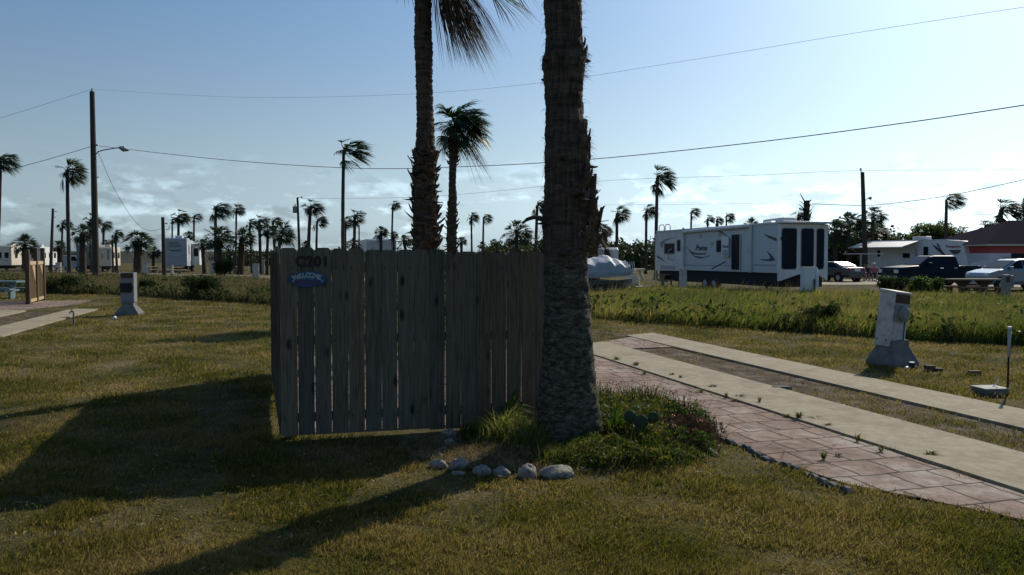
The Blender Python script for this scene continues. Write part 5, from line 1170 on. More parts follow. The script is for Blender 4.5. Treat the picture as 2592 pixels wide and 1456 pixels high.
b = MB(); q = AT(242, 368, LD) - lp.location; b.tube([q, q + Vector((.2, 0, .05))], .07, 8); q = AT(247, 449, LD) - lp.location; b.tube([q, q + Vector((.1, 0, 0))], .06, 8); b.build('bracket', M_metal, lp)
p2, top2 = pole('short stub pole with no crossarm left of the fifth wheel', 416, 412, 550, 70, .17)
b = MB(); q = AT(418, 566, 70) - p2.location; b.tube([q, q + Vector((.2, 0, 0))], .06, 6); q = AT(420, 582, 70) - p2.location; b.tube([q, q + Vector((.25, 0, .08)), q + Vector((.32, 0, .35))], .03, 6); b.build('bracket', M_metal, p2)
p3, top3_ = pole('leaning utility pole behind the far left palms', 128, 134, 528, 92, .16)
b = MB(); b.tube([tuple(top3_ - Vector((0, 0, .3))), tuple(top3_ + Vector((.45, 0, -.35)))], .04, 6); b.tube([tuple(top3_ - Vector((0, 0, 1))), tuple(top3_ + Vector((.35, 0, -1)))], .04, 6); b.build('bracket', M_metal, p3)
p4, top4 = pole('utility pole with grey transformer can above the fence left part', 760, 753, 500, 84, .14)
b = MB(); q = AT(747, 531, 84) - p4.location; b.tube([q - Vector((0, 0, .35)), q + Vector((0, 0, .35))], .26, 12); b.tube([q + Vector((0, 0, .35)), q + Vector((0, 0, .6))], .06, 6); b.build('transformer', M_cabd, p4)
b = MB(); b.tube([tuple(top4), tuple(top4 + Vector((.45, 0, .02)))], .03, 6); b.tube([tuple(top4 + Vector((.45, 0, -.1))), tuple(top4 + Vector((.45, 0, .12)))], .06, 6); b.build('insulator', M_metal, p4)
p5, top5 = pole('utility pole with small lamp rising from the dark palms at right', 2192, 2183, 436, 70, .2)
b = MB(); b.tube([tuple(top5 + Vector((-.1, 0, 0))), tuple(top5 + Vector((-.16, 0, .22)))], .05, 8); b.tube([tuple(top5 + Vector((-.16, 0, .2))), tuple(top5 + Vector((-.16, 0, .34)))], .09, 8); b.build('insulator', M_metal, p5)
q0 = AT(2190, 508, 70) - p5.location; q1 = AT(2198, 502, 70) - p5.location; q2 = AT(2206, 502, 70) - p5.location
b = MB(); b.tube([q0, q1, q1 + Vector((.1, 0, .02))], .03, 6); b.build('lamp_arm', M_metal, p5); b = MB(); b.tube([q1, q2 - Vector((.05, 0, 0)), q2], [.08, .15, .08], 8); b.build('lamp_head', M_cabd, p5)
p6, _ = pole('thin far pole between the lone palm and the white trailer', 909, 909, 570, 100, .1)
def wire(label, pts, r, sag_n=24, name='overhead_wire'):
    """pts: list of (px,py,depth) control points; smooth curve through 3-D points"""
    P = [AT(*p) for p in pts]; out = []
    for i in range(len(P) - 1):
        p0 = P[max(i - 1, 0)]; p1 = P[i]; p2_ = P[i + 1]; p3_ = P[min(i + 2, len(P) - 1)]
        for k in range(sag_n):
            t = k / sag_n; out.append(.5 * ((2 * p1) + (p2_ - p0) * t + (2 * p0 - 5 * p1 + 4 * p2_ - p3_) * t * t + (3 * p1 - p0 - 3 * p2_ + p3_) * t ** 3))
    out.append(P[-1]); b = MB(); b.tube(out, r, 5); return tag(b.build(name, M_dark), label, 'cable')
wire('thin top wire sweeping from the lamp pole to the upper right corner', [(233, 226, 62), (600, 246, 54), (1000, 240, 46), (1350, 212, 40), (1750, 152, 33), (2170, 83, 27), (2660, 8, 22)], .006)
wire('thick cable sagging from the lamp pole across the whole sky', [(246, 369, 62), (560, 404, 54), (900, 426, 46), (1200, 421, 42), (1500, 403, 37), (1900, 362, 31), (2300, 310, 27), (2660, 256, 24)], .018)
wire('thin top wire leaving the lamp pole to the left edge', [(233, 226, 62), (120, 262, 60), (-60, 318, 57)], .010)
wire('thick cable leaving the lamp pole to the left edge', [(238, 369, 62), (120, 404, 59), (-60, 452, 55)], .02)
wire('loose drop wire hanging from the lamp pole to the stub pole', [(248, 384, 62), (290, 480, 64), (340, 558, 67), (378, 584, 69), (412, 578, 70)], .016)
wire('faint high wire over the boat and long trailer', [(760, 503, 84), (1100, 497, 80), (1530, 458, 76), (1900, 444, 73), (2183, 432, 70), (2660, 430, 66)], .012)
wire('low cable from the dark stub past the right pole', [(2056, 516, 72), (2190, 520, 70), (2300, 510, 66), (2430, 490, 60), (2660, 440, 54)], .025)
wire('thin drop wire right of the small lamp', [(2205, 508, 70), (2300, 528, 72), (2420, 541, 74), (2640, 545, 78)], .012)
wire('faintest lower wire crossing behind the trailer palms', [(1500, 519, 95), (1700, 518, 92), (1960, 514, 88)], .010)

# ------------------------------------------------------------------ vehicles
def wheel(parent, x, y, r_=.36, w=.24, name='wheel'):
    t = MB(); t.tube([(0, -w / 2, 0), (0, -w / 2 + .03, 0), (0, w / 2 - .03, 0), (0, w / 2, 0)], [r_ * .88, r_, r_, r_ * .88], 20)
    o = t.build(name, M_dark, parent, loc=(x, y, r_)); h = MB(); h.tube([(0, -w / 2 - .012, 0), (0, w / 2 + .012, 0)], r_ * .55, 14); h.build('rim', M_metal, o); return o
def plane_px(px, py, org, rz, y=0.0):
    """pixel -> (local x, z) on the vertical plane local y = y of a thing at org with rotation rz"""
    ax = Vector((math.cos(rz), math.sin(rz), 0)); ay = Vector((-math.sin(rz), math.cos(rz), 0)); o = Vector((0, 0, CAMH)); r_ = ray(px, py)
    t = (org + ay * y - o).dot(ay) / r_.dot(ay); p = o + r_ * t; return (p - org).dot(ax), p.z
def plane_px_end(px, py, org, rz, x):
    ax = Vector((math.cos(rz), math.sin(rz), 0)); ay = Vector((-math.sin(rz), math.cos(rz), 0)); o = Vector((0, 0, CAMH)); r_ = ray(px, py)
    t = (org + ax * x - o).dot(ax) / r_.dot(ax); p = o + r_ * t; return (p - org).dot(ay), p.z
def rrect(x0, x1, z0, z1, r_=.08, n=4):
    out = []
    for cx, cz, a0 in ((x1 - r_, z1 - r_, 0), (x0 + r_, z1 - r_, 90), (x0 + r_, z0 + r_, 180), (x1 - r_, z0 + r_, 270)):
        for k in range(n + 1): a = R(a0 + 90 * k / n); out.append((cx + r_ * math.cos(a), cz + r_ * math.sin(a)))
    return out
# --- the long white trailer
TRZ = math.atan2(-.963, .27); TORG = XY(1662, 48)
TL = 12.4; TWd = 2.5
tr = thing('travel_trailer', 'long white travel trailer with three tall windows in its near end', 'trailer', TORG, TRZ)
sp = lambda px, py: plane_px(px, py, TORG, TRZ)
ep = lambda px, py: plane_px_end(px, py, TORG, TRZ, TL)
zr = sp(1664, 588)[1]; zr2 = sp(1968, 566)[1]; zbot = 1.05
b = MB(); b.loft([[(0, 0, zbot), (0, TWd, zbot), (0, TWd, zr), (0, 0, zr)], [(TL, 0, zbot), (TL, TWd, zbot), (TL, TWd, zr2), (TL, 0, zr2)]], closed=True); b.build('body', M_siding, tr)
b = MB(); b.loft([[(-.06, -.05, zr), (-.06, TWd + .05, zr), (-.06, TWd + .05, zr + .10), (-.06, -.05, zr + .07)], [(TL + .08, -.05, zr2), (TL + .08, TWd + .05, zr2), (TL + .08, TWd + .05, zr2 + .12), (TL + .08, -.05, zr2 + .08)]], closed=True); b.build('roof', M_white, tr)
b = MB(); b.box(.15, TL - .05, .12, TWd - .1, .40, zbot - .002); b.build('chassis', M_under, tr)
for x in (5.6, 6.5): wheel(tr, x, .25)
for x in (1.2, 11): 
    b = MB(); b.box(x, x + .08, .3, .38, -.02, .5); b.build('jack', M_metal, tr)
# smooth front cap at the left end and awning arms
xa = sp(1733, 640)[0]
b = MB(); b.box(.0, xa, -.012, -.003, zbot - .06, zr - .02); b.build('side_panel', M_white, tr)
def side_panel(name, m, px0, py0, px1, py1, out=.02, r_=.06, dp=.015, parent=tr, frame=None):
    x0, z1 = sp(px0, py0); x1, _ = sp(px1, py0); _, z0 = sp((px0 + px1) / 2, py1); _, z1 = sp((px0 + px1) / 2, py0)
    if frame:
        f = MB(); f.prism(rrect(x0 - .05, x1 + .05, z0 - .05, z1 + .05, r_ + .03), -out - dp * .6, -.013, axis='y'); fo_ = f.build(frame, M_trim, parent); parent = fo_
    p = MB(); p.prism(rrect(x0, x1, z0, z1, r_), -out - dp, -out + .002 if frame is None else -out, axis='y'); return p.build(name, m, parent)
side_panel('window', M_glass, 1683, 617, 1708, 642, frame='window_frame')
o = side_panel('door', M_white, 1711, 600, 1730, 682, r_=.12); side_panel('window', M_glass, 1716, 608, 1724, 636, out=.04, frame='door_window_frame')
side_panel('window', M_glass, 1815, 609, 1831, 638, frame='window_frame')
o = side_panel('doorway', M_glass, 1853, 594, 1873, 683, out=.015)
# open door folded back to the left with its pale lower panel
side_panel('open_door', M_white, 1832, 600, 1850, 652, out=.09, r_=.1, dp=.05); side_panel('door_window', M_trim, 1836, 632, 1848, 650, out=.15, r_=.08)
side_panel('sliding_panel', M_trim, 1874, 594, 1877, 684, out=.03, r_=.01)
side_panel('access_panel', M_trim, 1673, 672, 1709, 682, out=.012, r_=.04)
side_panel('vent_panel', M_trim, 1800, 613, 1806, 621, out=.012, r_=.02)
for px0, px1, py in ((1735, 1850, 671), (1908, 1964, 671)):
    x0, z = sp(px0, py); x1, _ = sp(px1, py); b = MB(); b.box(x0, x1, -.012, -.002, z - .02, z + .02); b.build('trim_strip', M_swoosh2, tr)
for px in (1733.5, 1904.5):
    x, z1 = sp(px, 577 if px < 1800 else 572); _, z0 = sp(px, 690); b = MB(); b.box(x - .05, x + .05, -.14, -.04, z0, z1); b.build('awning_arm', M_white, tr)
x0, _ = sp(1733, 580); x1, _ = sp(1906, 575); b = MB(); b.tube([(x0, -.14, zr - .10), (x1, -.14, zr2 * .6 + zr * .4 - .02)], .085, 12); b.build('rolled_awning', M_white, tr)
# corner post
b = MB(); b.box(-.06, .02, -.08, -.02, .05, zr - .05); b.build('corner_post', M_white, tr); b = MB(); b.box(-.9, .8, -.25, .05, .03, .08); b.build('foot_plate', M_conc, tr)
# swooshes
def swoosh(pts, m=M_swoosh, out=.017):
    P = [sp(*p) for p in pts]; b = MB(); b.prism(P, -out - .004, -out + .002, axis='y'); return b.build('decal', m, tr)
swoosh([(1736, 624), (1750, 637), (1765, 641), (1790, 641), (1786, 644), (1768, 645), (1752, 643)])
swoosh([(1744, 637), (1760, 648), (1780, 651), (1801, 646), (1792, 650), (1776, 654), (1762, 652)])
swoosh([(1815, 584), (1828, 586), (1842, 599), (1830, 593)]); swoosh([(1706, 651), (1728, 661), (1728, 668), (1716, 660)]); swoosh([(1664, 646), (1674, 653), (1684, 663), (1664, 652)])
swoosh([(1895, 631), (1903, 635), (1903, 640), (1896, 637)]); swoosh([(1933, 592), (1966, 603), (1966, 610), (1948, 603)])
swoosh([(1941, 635), (1953, 645), (1963, 658), (1955, 661), (1935, 660), (1921, 655), (1938, 657), (1948, 656), (1950, 650)])
swoosh([(1671, 615), (1684, 606), (1702, 602), (1716, 601), (1700, 605), (1686, 610), (1680, 620), (1676, 628), (1672, 624)], M_swoosh2)
x, z = sp(1775, 628); text('Puma', .42, M_swoosh, tr, (x, -.02, z), (R(90), 0, 0), 'lettering', .004, sx=1.35, shear=.3, bold=.008)
x, z = sp(1842, 624); text('Puma', .22, M_swoosh, tr, (x, -.145, z), (R(90), 0, 0), 'lettering', .004, sx=1.2, shear=.3, bold=.004)
for px, py in ((1774, 597), (1822, 594)):
    x, z = sp(px, py); b = MB(); b.box(x - .07, x + .07, -.05, -.002, z - .1, z + .08); b.build('porch_light', M_trim, tr, bevel=.01)
b = MB(); P = [sp(1705, 631), sp(1698, 634), sp(1695, 646), sp(1696, 656), sp(1708, 659)]; b.tube([(x, -.12, z) for x, z in P], .03, 6); b.build('grab_handle', M_trim, tr)
b = MB(); P = [sp(1851, 662), sp(1828, 681)]; b.tube([(x, -.3 - .3 * i, z) for i, (x, z) in enumerate(P)], .03, 6); b.build('step_rail', M_dark, tr)
# AC and roof hump, ladder rails
x0, z0 = sp(1891, 566); x1, _ = sp(1947, 566); b = MB(); b.loft([[(x0, .8, zr2 + .05), (x1, .8, zr2 + .05), (x1, 1.6, zr2 + .05), (x0, 1.6, zr2 + .05)], [(x0 + .05, .85, zr2 + .3), (x1 - .15, .85, zr2 + .34), (x1 - .15, 1.55, zr2 + .34), (x0 + .05, 1.55, zr2 + .3)]], closed=True); b.build('air_conditioner', M_white, tr, bevel=.05)
b = MB(); b.loft([[(10.3, .3, zr2 + .04), (11.3, .3, zr2 + .06), (11.3, 1.5, zr2 + .06), (10.3, 1.5, zr2 + .04)], [(10.6, .5, zr2 + .16), (11.1, .5, zr2 + .18), (11.1, 1.3, zr2 + .18), (10.6, 1.3, zr2 + .16)]], closed=True); b.build('roof_vent', M_white, tr, bevel=.03)
b = MB()
for x in (.12, .9): b.tube([(x, .1, zr + .08), (x, .1, zr + .32), (x + .1, .1, zr + .42), (x + .55, .1, zr + .42), (x + .65, .1, zr + .32), (x + .65, .1, zr + .08)], .028, 6)
b.build('roof_rail', M_white, tr)
# near end: bay with three tall windows
y0, _ = ep(1966, 640); y1, _ = ep(2083, 640); y1 = TWd
zt_ = zr2 - .02; zb0 = ep(1966, 712)[1]
b = MB(); b.prism([(-.03, zb0), (1.0, zbot - .06), (2.0, zbot - .06), (TWd + .03, zb0), (TWd + .03, zt_), (-.03, zt_)], TL + .002, TL + .16, axis='x'); b.build('end_wall', M_white, tr)
for i, (pa, pb) in enumerate(((1973, 2010), (2022, 2053), (2061, 2079))):
    ya, _ = ep(pa, 640); yb, _ = ep(pb, 640); _, z1 = ep(2020, 579); _, z0 = ep(2020, 681)
    f = MB(); f.prism(rrect(ya - .03, yb + .03, z0 - .04, z1 + .04, .13), TL + .155, TL + .18, axis='x'); fo_ = f.build('window_frame', M_trim, tr)
    g_ = MB(); g_.prism(rrect(ya, yb, z0, z1, .11), TL + .175, TL + .19, axis='x'); g_.build('window_glass', M_glass, fo_)
b = MB(); b.box(TL + .0, TL + .42, -.06, TWd + .06, zr2 + .002, zr2 + .10); b.build('end_canopy', M_white, tr, bevel=.02)
b = MB(); b.box(TL + .2, TL + .4, .0, .2, zr2 - .75, zr2 - .62); b.build('coupling_lamp', M_dark, tr)

# --- trailer with awning on the right
A2 = math.atan2(-9, 4.9); O2 = XY(2184, 75); L2 = 10.25
rv = thing('travel_trailer', 'white trailer with open awning behind the dark pickup', 'trailer', O2, A2)
s2 = lambda px, py, y=0.: plane_px(px, py, O2, A2, y)
z2 = s2(2190, 613)[1]; z3 = s2(2400, 608)[1]
b = MB(); b.loft([[(0, 0, .6), (0, 2.5, .6), (0, 2.5, z2), (0, 0, z2)], [(L2 * .78, 0, .6), (L2 * .78, 2.5, .6), (L2 * .78, 2.5, z3), (L2 * .78, 0, z3)], [(L2 * .93, .03, .6), (L2 * .93, 2.47, .6), (L2 * .93, 2.47, z3 - .08), (L2 * .93, .03, z3 - .08)], [(L2, .12, .6), (L2, 2.38, .6), (L2 + .12, 2.38, 1.9), (L2 - .05, 2.38, z3 - .35), (L2 - .05, .12, z3 - .35)][:4]], closed=True); b.build('body', M_white, rv)
b = MB(); b.box(-.05, L2 * .8, -.04, 2.54, z3 + .002, z3 + .08); b.build('roof', M_white, rv)
b = MB(); b.box(.5, L2 - .6, .3, 2.2, .4, .598); b.build('chassis', M_under, rv); wheel(rv, 4.6, .2); wheel(rv, 5.5, .2)
def sp2(name, m, px0, py0, px1, py1, out=.02, r_=.06):
    x0, _ = s2(px0, py0); x1, _ = s2(px1, py0); _, z0 = s2((px0 + px1) / 2, py1); _, z1 = s2((px0 + px1) / 2, py0); p = MB(); p.prism(rrect(min(x0, x1), max(x0, x1), z0, z1, r_), -out, -.002, axis='y'); return p.build(name, m, rv)
sp2('window', M_glass, 2338, 625, 2350, 648); sp2('window', M_glass, 2285, 641, 2303, 653); sp2('door', M_trim, 2316, 628, 2323, 658); sp2('window', M_glass, 2221, 634, 2228, 650)
ac = s2(2295, 606)[0]; ad_ = s2(2330, 606)[0]; b = MB(); b.box(ac, ad_, .8, 1.6, z3 + .08, z3 + .40); b.build('air_conditioner', M_white, rv, bevel=.05)
xl, _ = s2(2192, 615); xr, _ = s2(2328, 614)
b = MB(); b.loft([[(xl, -.02, z3 - .02), (xr, -.02, z3 - .02), (xr, .0, z3 + .02), (xl, .0, z3 + .02)], [(xl, -2.5, z3 - .62), (xr, -2.5, z3 - .62), (xr, -2.5, z3 - .55), (xl, -2.5, z3 - .55)]], closed=True); b.build('awning', M_white, rv)
for x in (xl, xr): b = MB(); b.tube([(x, -.05, 1.9), (x, -2.45, z3 - .6)], .025, 6); b.build('awning_arm', M_trim, rv)
b = MB()
for pa in ([(2358, 617), (2372, 625), (2390, 642), (2402, 655), (2386, 645), (2370, 632)], [(2369, 615), (2376, 618), (2384, 634), (2392, 644), (2380, 634)], [(2350, 641), (2354, 643), (2360, 648), (2356, 648)]):
    b.prism([s2(*p) for p in pa], -.010, -.002, axis='y')
b.build('decal', M_swoosh, rv)
P = [s2(2402, 633), s2(2434, 633), s2(2427, 641), s2(2417, 645), s2(2410, 641)]; b = MB(); b.prism(P, -.006, .05, axis='y'); b.build('emblem', M_swoosh, rv)
x, z = s2(2413, 624); text('Passport', .30, M_signr, rv, (x, -.02, z), (R(90), 0, 0), 'lettering', .004, sx=1.25, bold=.006)
# small porch roof with pole further left
t = thing('shade_canopy', 'small flat shade canopy over the seated people', 'canopy', XY(2180, 66), -.1)
b = MB(); b.box(-1.2, 1.4, -1, 1, 2.02, 2.10); b.build('roof_sheet', M_trim, t); b = MB(); b.tube([(-.35, -.9, -.02), (-.35, -.9, 2.02)], .06, 6); b.build('post', M_trim, t); b = MB(); b.tube([(1.3, .9, -.02), (1.3, .9, 2.02)], .06, 6); b.build('post', M_trim, t)

# --- generic caravans
def caravan(label, px, d, L, W, H, rz, m=M_white, deck=None, name='caravan', logo=False, wins=3, endwin=2):
    """origin at the near front corner; local x away along the side, y across the front"""
    t = thing(name, label, 'caravan', XY(px, d), rz)
    b = MB(); zb = .75
    b.prism([(0, zb), (L, zb), (L, H), (.25, H), (0, H - .2)], 0, W, axis='y'); b.build('body', m, t, bevel=.06)
    b = MB(); b.box(.3, L - .3, .25, W - .25, .35, zb); b.build('chassis', M_under, t)
    wheel(t, L * .55, .15); wheel(t, L * .55 + .9, .15)
    b = MB(); b.box(L * .3, L * .3 + .9, W * .3, W * .7, H + .002, H + .28); b.build('air_conditioner', m, t, bevel=.04)
    for k in range(endwin):
        y = W * (.28 + .42 * k) if endwin > 1 else W * .5; b = MB(); b.prism(rrect(y - .22, y + .22, 1.7, 2.4, .06), -.03, -.003, axis='x'); b.build('window', M_glass, t)
    for k in range(wins):
        x = L * (.15 + .28 * k)
        for y0_, y1_ in ((-.03, -.003), (W + .003, W + .03)): b = MB(); b.prism(rrect(x, x + .9, 1.7, 2.35, .06), y0_, y1_, axis='y'); b.build('window', M_glass, t)
    return t
AW = RP + R(90)      # local x runs away from the viewer along the park rows; local y to the left
t = caravan('cream caravan with two end windows at the far left edge', 30, 100, 9, 1.9, 3.3, AW, M_cream)
b = MB(); b.prism([(.3, 1.35), (1.7, 1.75), (1.7, 1.68), (.3, 1.25)], -.02, -.003, axis='x'); b.build('decal', M_swoosh2, t)
caravan('pale caravan slide-out right of the leftmost cream one', 56, 104, 6, .9, 3.1, AW, M_white, endwin=0)
caravan('white caravan behind the brown lattice posts', 104, 98, 8, 1.6, 3.1, AW, M_white, endwin=1)
caravan('grey caravan hidden behind the street lamp pole', 246, 94, 7, 2.2, 3.3, AW, M_cabd)
t = caravan('sunlit white box trailer just right of the street lamp pole', 283, 92, 5, 1.35, 3.0, AW, M_cream, endwin=0)
b = MB(); b.box(-.02, -.003, .25, .45, 1.5, 2.7); b.box(-.02, -.003, .9, 1.02, 1.6, 2.2); b.build('decal', M_swoosh2, t)
t = thing('white_van', 'small white van between two slim trunks at far left', 'van', XY(190, 98), .3)
b = MB(); b.prism([(-1.1, .4), (1.0, .4), (1.0, 1.2), (.6, 1.3), (.2, 2.0), (-1.1, 2.05)], -.9, .9, axis='y'); b.build('body', M_white, t, bevel=.08); b = MB(); b.prism([(.25, 1.35), (.55, 1.32), (.2, 1.85), (-.3, 1.85), (-.3, 1.35)], -.92, .92, axis='y'); b.build('window', M_glass, t); wheel(t, -.6, -.8); wheel(t, .6, -.8)
t = caravan('white box trailer with dark lettering seen over the fence', 1004, 96, 9, 3.6, 4.0, AW, M_white, endwin=0)
text('Springdale', .62, M_swoosh, t, (-.02, 1.75, 2.55), (R(90), 0, R(-90)), 'lettering', .004, bold=.008)
caravan('white caravan with small dark window behind the covered boat', 1566, 62, 7, 2.0, 2.55, AW, M_white, endwin=1)
# --- left fifth wheel: raised nose toward the viewer
FD = 94; FO = XY(474, FD)
fw = thing('fifth_wheel_caravan', 'tall fifth wheel caravan with oval nose emblem left of the fence', 'caravan', FO, AW)
zt5 = CAMH + (652 - 603) / 2000 * FD; zmid = .85
b = MB(); b.prism([(0, .75), (0, zt5 - .12), (.12, zt5), (2.5, zt5 + .02), (3.0, zt5 - .1), (9.5, zt5 - .35), (9.5, .7), (2.2, .7)], 0, 2.45, axis='y'); b.build('body', mat('blue_grey_nose', (.30, .34, .38), (.34, .38, .42), scale=1, rough=.5), fw, bevel=.05)
b = MB(); b.box(2.4, 9.3, .2, 2.2, .35, .699); b.build('chassis', M_under, fw); wheel(fw, 5.5, .1); wheel(fw, 6.4, .1)
b = MB(); b.box(1.2, 2.3, -.016, -.002, 1.0, zt5 - .45); b.build('door', M_trim, fw); b = MB(); b.prism(rrect(1.5, 2.1, 2.2, 3.2, .1), -.03, -.017, axis='y'); b.build('window', M_glass, fw)
b = MB(); b.box(.05, .9, -.014, -.002, 1.3, zt5 - .3); b.box(2.7, 3.6, -.014, -.002, 1.3, zt5 - .3); b.build('trim_panel', M_white, fw)
b = MB(); b.box(4.2, 7.8, -.95, -.002, .8, zt5 - .6); b.build('slide_out', M_white, fw, bevel=.03); b = MB(); b.prism(rrect(-.8, -.3, 1.9, 2.9, .05), 4.17, 4.199, axis='x'); b.build('window', M_glass, fw)
b = MB(); b.box(1.8, 2.9, .7, 1.5, zt5 + .03, zt5 + .34); b.build('air_conditioner', M_white, fw, bevel=.04)
b = MB(); b.prism([(a, zz) for a, zz in [(.35, 2.75), (.8, 2.55), (1.3, 2.5), (1.8, 2.55), (2.15, 2.75), (1.8, 2.68), (1.3, 2.64), (.8, 2.68)]], -.012, -.002, axis='x'); b.build('decal', M_swoosh, fw)
b = MB(); [b.box(-.012, -.002, .55 + .12 * k_, 2.1 - .05 * k_, 3.0 + .18 * k_, 3.07 + .18 * k_) for k_ in range(4)]; b.build('decal', M_swoosh, fw)
b = MB(); b.box(-.01, -.002, .02, 2.43, 1.78, 1.82); b.build('trim_strip', M_swoosh2, fw)

# --- covered boat
BO = XY(1500, 36.5)
bt = thing('covered_boat', 'boat under a sagging grey blue tarp right of the big trunk', 'boat', BO, .06)
def bx_(px): return (px - 1500) / 2000 * 36.5
def bz(py): return CAMH + (652 - py) / 2000 * 36.5
st = [(1400, 662, 690, .6), (1430, 654, 700, 1.0), (1470, 647, 703, 1.15), (1496, 646, 703, 1.2), (1508, 648, 702, 1.15), (1524, 640, 702, 1.2), (1536, 643, 701, 1.15), (1548, 650, 700, 1.1), (1562, 652, 699, 1.1), (1574, 657, 698, 1.1), (1584, 656, 696, 1.0), (1593, 670, 693, .85), (1603, 687, 692, .5)]
rings = []
for i, (px, pt, pb, w) in enumerate(st):
    x = bx_(px); zt_, zb_ = bz(pt), bz(pb); ring = []
    zt_ -= .06; hh = zt_ - zb_
    for yy, q in ((1, 0), (1.04, .25), (1.0, .55), (.93, .72), (.62, .84), (.3, .95), (0, 1), (-.3, .95), (-.62, .84), (-.93, .72), (-1.0, .55), (-1.04, .25), (-1, 0)):
        ring.append((x, -yy * w, zb_ + hh * q - (.10 if i % 2 and .7 < q < .99 else 0)))
    rings.append(ring)
b = MB(); b.loft(rings); o = b.build('tarp', M_tarp, bt, smooth=True)
m = o.modifiers.new('s', 'SUBSURF'); m.levels = 3; m.render_levels = 3; m.subdivision_type = 'SIMPLE'; sm = o.modifiers.new('sm', 'SMOOTH'); sm.factor = .5; sm.iterations = 4
txd = bpy.data.textures.new('folds', 'CLOUDS'); txd.noise_scale = .6; md = o.modifiers.new('d', 'DISPLACE'); md.texture = txd; md.strength = .09; md.mid_level = .5
b = MB(); b.loft([[(bx_(1410), -.7, .6), (bx_(1410), .7, .6), (bx_(1410), .5, .3), (bx_(1410), -.5, .3)], [(bx_(1570), -.9, .7), (bx_(1570), .9, .7), (bx_(1570), .3, .28), (bx_(1570), -.3, .28)], [(bx_(1600), -.1, .8), (bx_(1600), .1, .8), (bx_(1600), .05, .6), (bx_(1600), -.05, .6)]], closed=True); b.build('hull', M_cabd, bt)
b = MB(); b.tube([(bx_(1420), -.7, .33), (bx_(1560), -.6, .33), (bx_(1630), 0, .4), (bx_(1650), 0, .42)], .05, 8); b.tube([(bx_(1420), .7, .33), (bx_(1560), .6, .33), (bx_(1630), 0, .4)], .05, 8); b.build('trailer_frame', M_metal, bt); wheel(bt, bx_(1510), -.95, .28, .18); wheel(bt, bx_(1510), .95, .28, .18)
b = MB(); b.box(bx_(1608), bx_(1632), -.3, .3, bz(684), bz(680)); b.tube([(bx_(1618), 0, bz(683)), (bx_(1626), 0, bz(700)), (bx_(1630), 0, bz(708))], [.07, .06, .05], 8); b.build('winch_stand', M_cream, bt)
b = MB()
for k_ in range(5): b.tube([(bx_(1572 + k_ * 6), -1.12 + k_ * .09, bz(662)), (bx_(1576 + k_ * 6), -1.1 + k_ * .09, bz(688))], .012, 4)
b.build('tie_rope', M_white, bt)

# --- cars
def car(name, label, cat, loc, rz, prof, W, belt, paint, wheels, wr=.36, wins=(), roofin=.16, shields=()):
    """prof: top outline (x,z) from front to back; belt: z where the greenhouse starts narrowing; bottom z .35"""
    t = thing(name, label, cat, loc, rz); rings = []
    for x, z in prof:
        zb = min(z, belt); k = max(0, (z - belt)); inn = roofin * min(1, k / .6); hw = W / 2
        nose = .12 if x in (prof[0][0], prof[-1][0]) else 0
        rings.append([(x, -hw + .08 + nose, .32), (x, -hw + nose, .5), (x, -hw + nose, zb - .08), (x, -hw + .04 + nose, zb), (x, -hw + .06 + inn + nose, z - .04 if z > belt else zb), (x, -hw + .2 + inn + nose, z + .0),
                      (x, hw - .2 - inn - nose, z), (x, hw - .06 - inn - nose, z - .04 if z > belt else zb), (x, hw - .04 - nose, zb), (x, hw - nose, zb - .08), (x, hw - nose, .5), (x, hw - .08 - nose, .32)])
    b = MB(); b.loft(rings, closed=True); b.build('body', paint, t, smooth=False, bevel=.02)
    for (xa, za), (xb, zb_) in shields:
        hw = W / 2; dx, dz = xb - xa, zb_ - za; L_ = math.hypot(dx, dz); nx, nz2_ = (-dz / L_, dx / L_) if dx > 0 else (dz / L_, -dx / L_)
        if nz2_ < 0: nx, nz2_ = -nx, -nz2_
        g_ = MB(); P = []
        for t_ in (.08, .92):
            x, z = xa + dx * t_, za + dz * t_; inn = .04 + (.02 + roofin) * min(1, max(0, z - belt) / .6) + .10
            P += [(x + nx * .02, -(hw - inn), z + nz2_ * .02), (x + nx * .02, hw - inn, z + nz2_ * .02)]
        Q = [(p[0] - nx * .03, p[1], p[2] - nz2_ * .03) for p in P]
        g_.add(P + Q, [(0, 1, 3, 2), (4, 6, 7, 5), (0, 2, 6, 4), (1, 5, 7, 3), (0, 4, 5, 1), (2, 3, 7, 6)]); g_.build('windscreen', M_glass, t)
    for x in wheels:
        for s in (-1, 1):
            wheel(t, x, s * (W / 2 - .10), wr)
            a = MB(); a.tube([(0, -.015, 0), (0, .015, 0)], wr * 1.22, 20); a.build('wheel_arch', M_dark, t, loc=(x, s * (W / 2 - .0), wr + .02))
    for poly in wins:
        for s in (-1, 1):
            P = []; hw = W / 2
            for x, z in poly: k = max(0, z - belt); inn = .04 + (.02 + roofin) * min(1, k / .6); P.append((x, s * (hw - inn + .022), z))
            Q = [(x, y - s * .03, z) for x, y, z in P]; g_ = MB(); n_ = len(P); g_.add(P + Q, [tuple(range(n_)), tuple(range(n_, 2 * n_))[::-1]] + [(i, (i + 1) % n_, n_ + (i + 1) % n_, n_ + i) for i in range(n_)]); g_.build('side_window', M_glass, t)
    return t
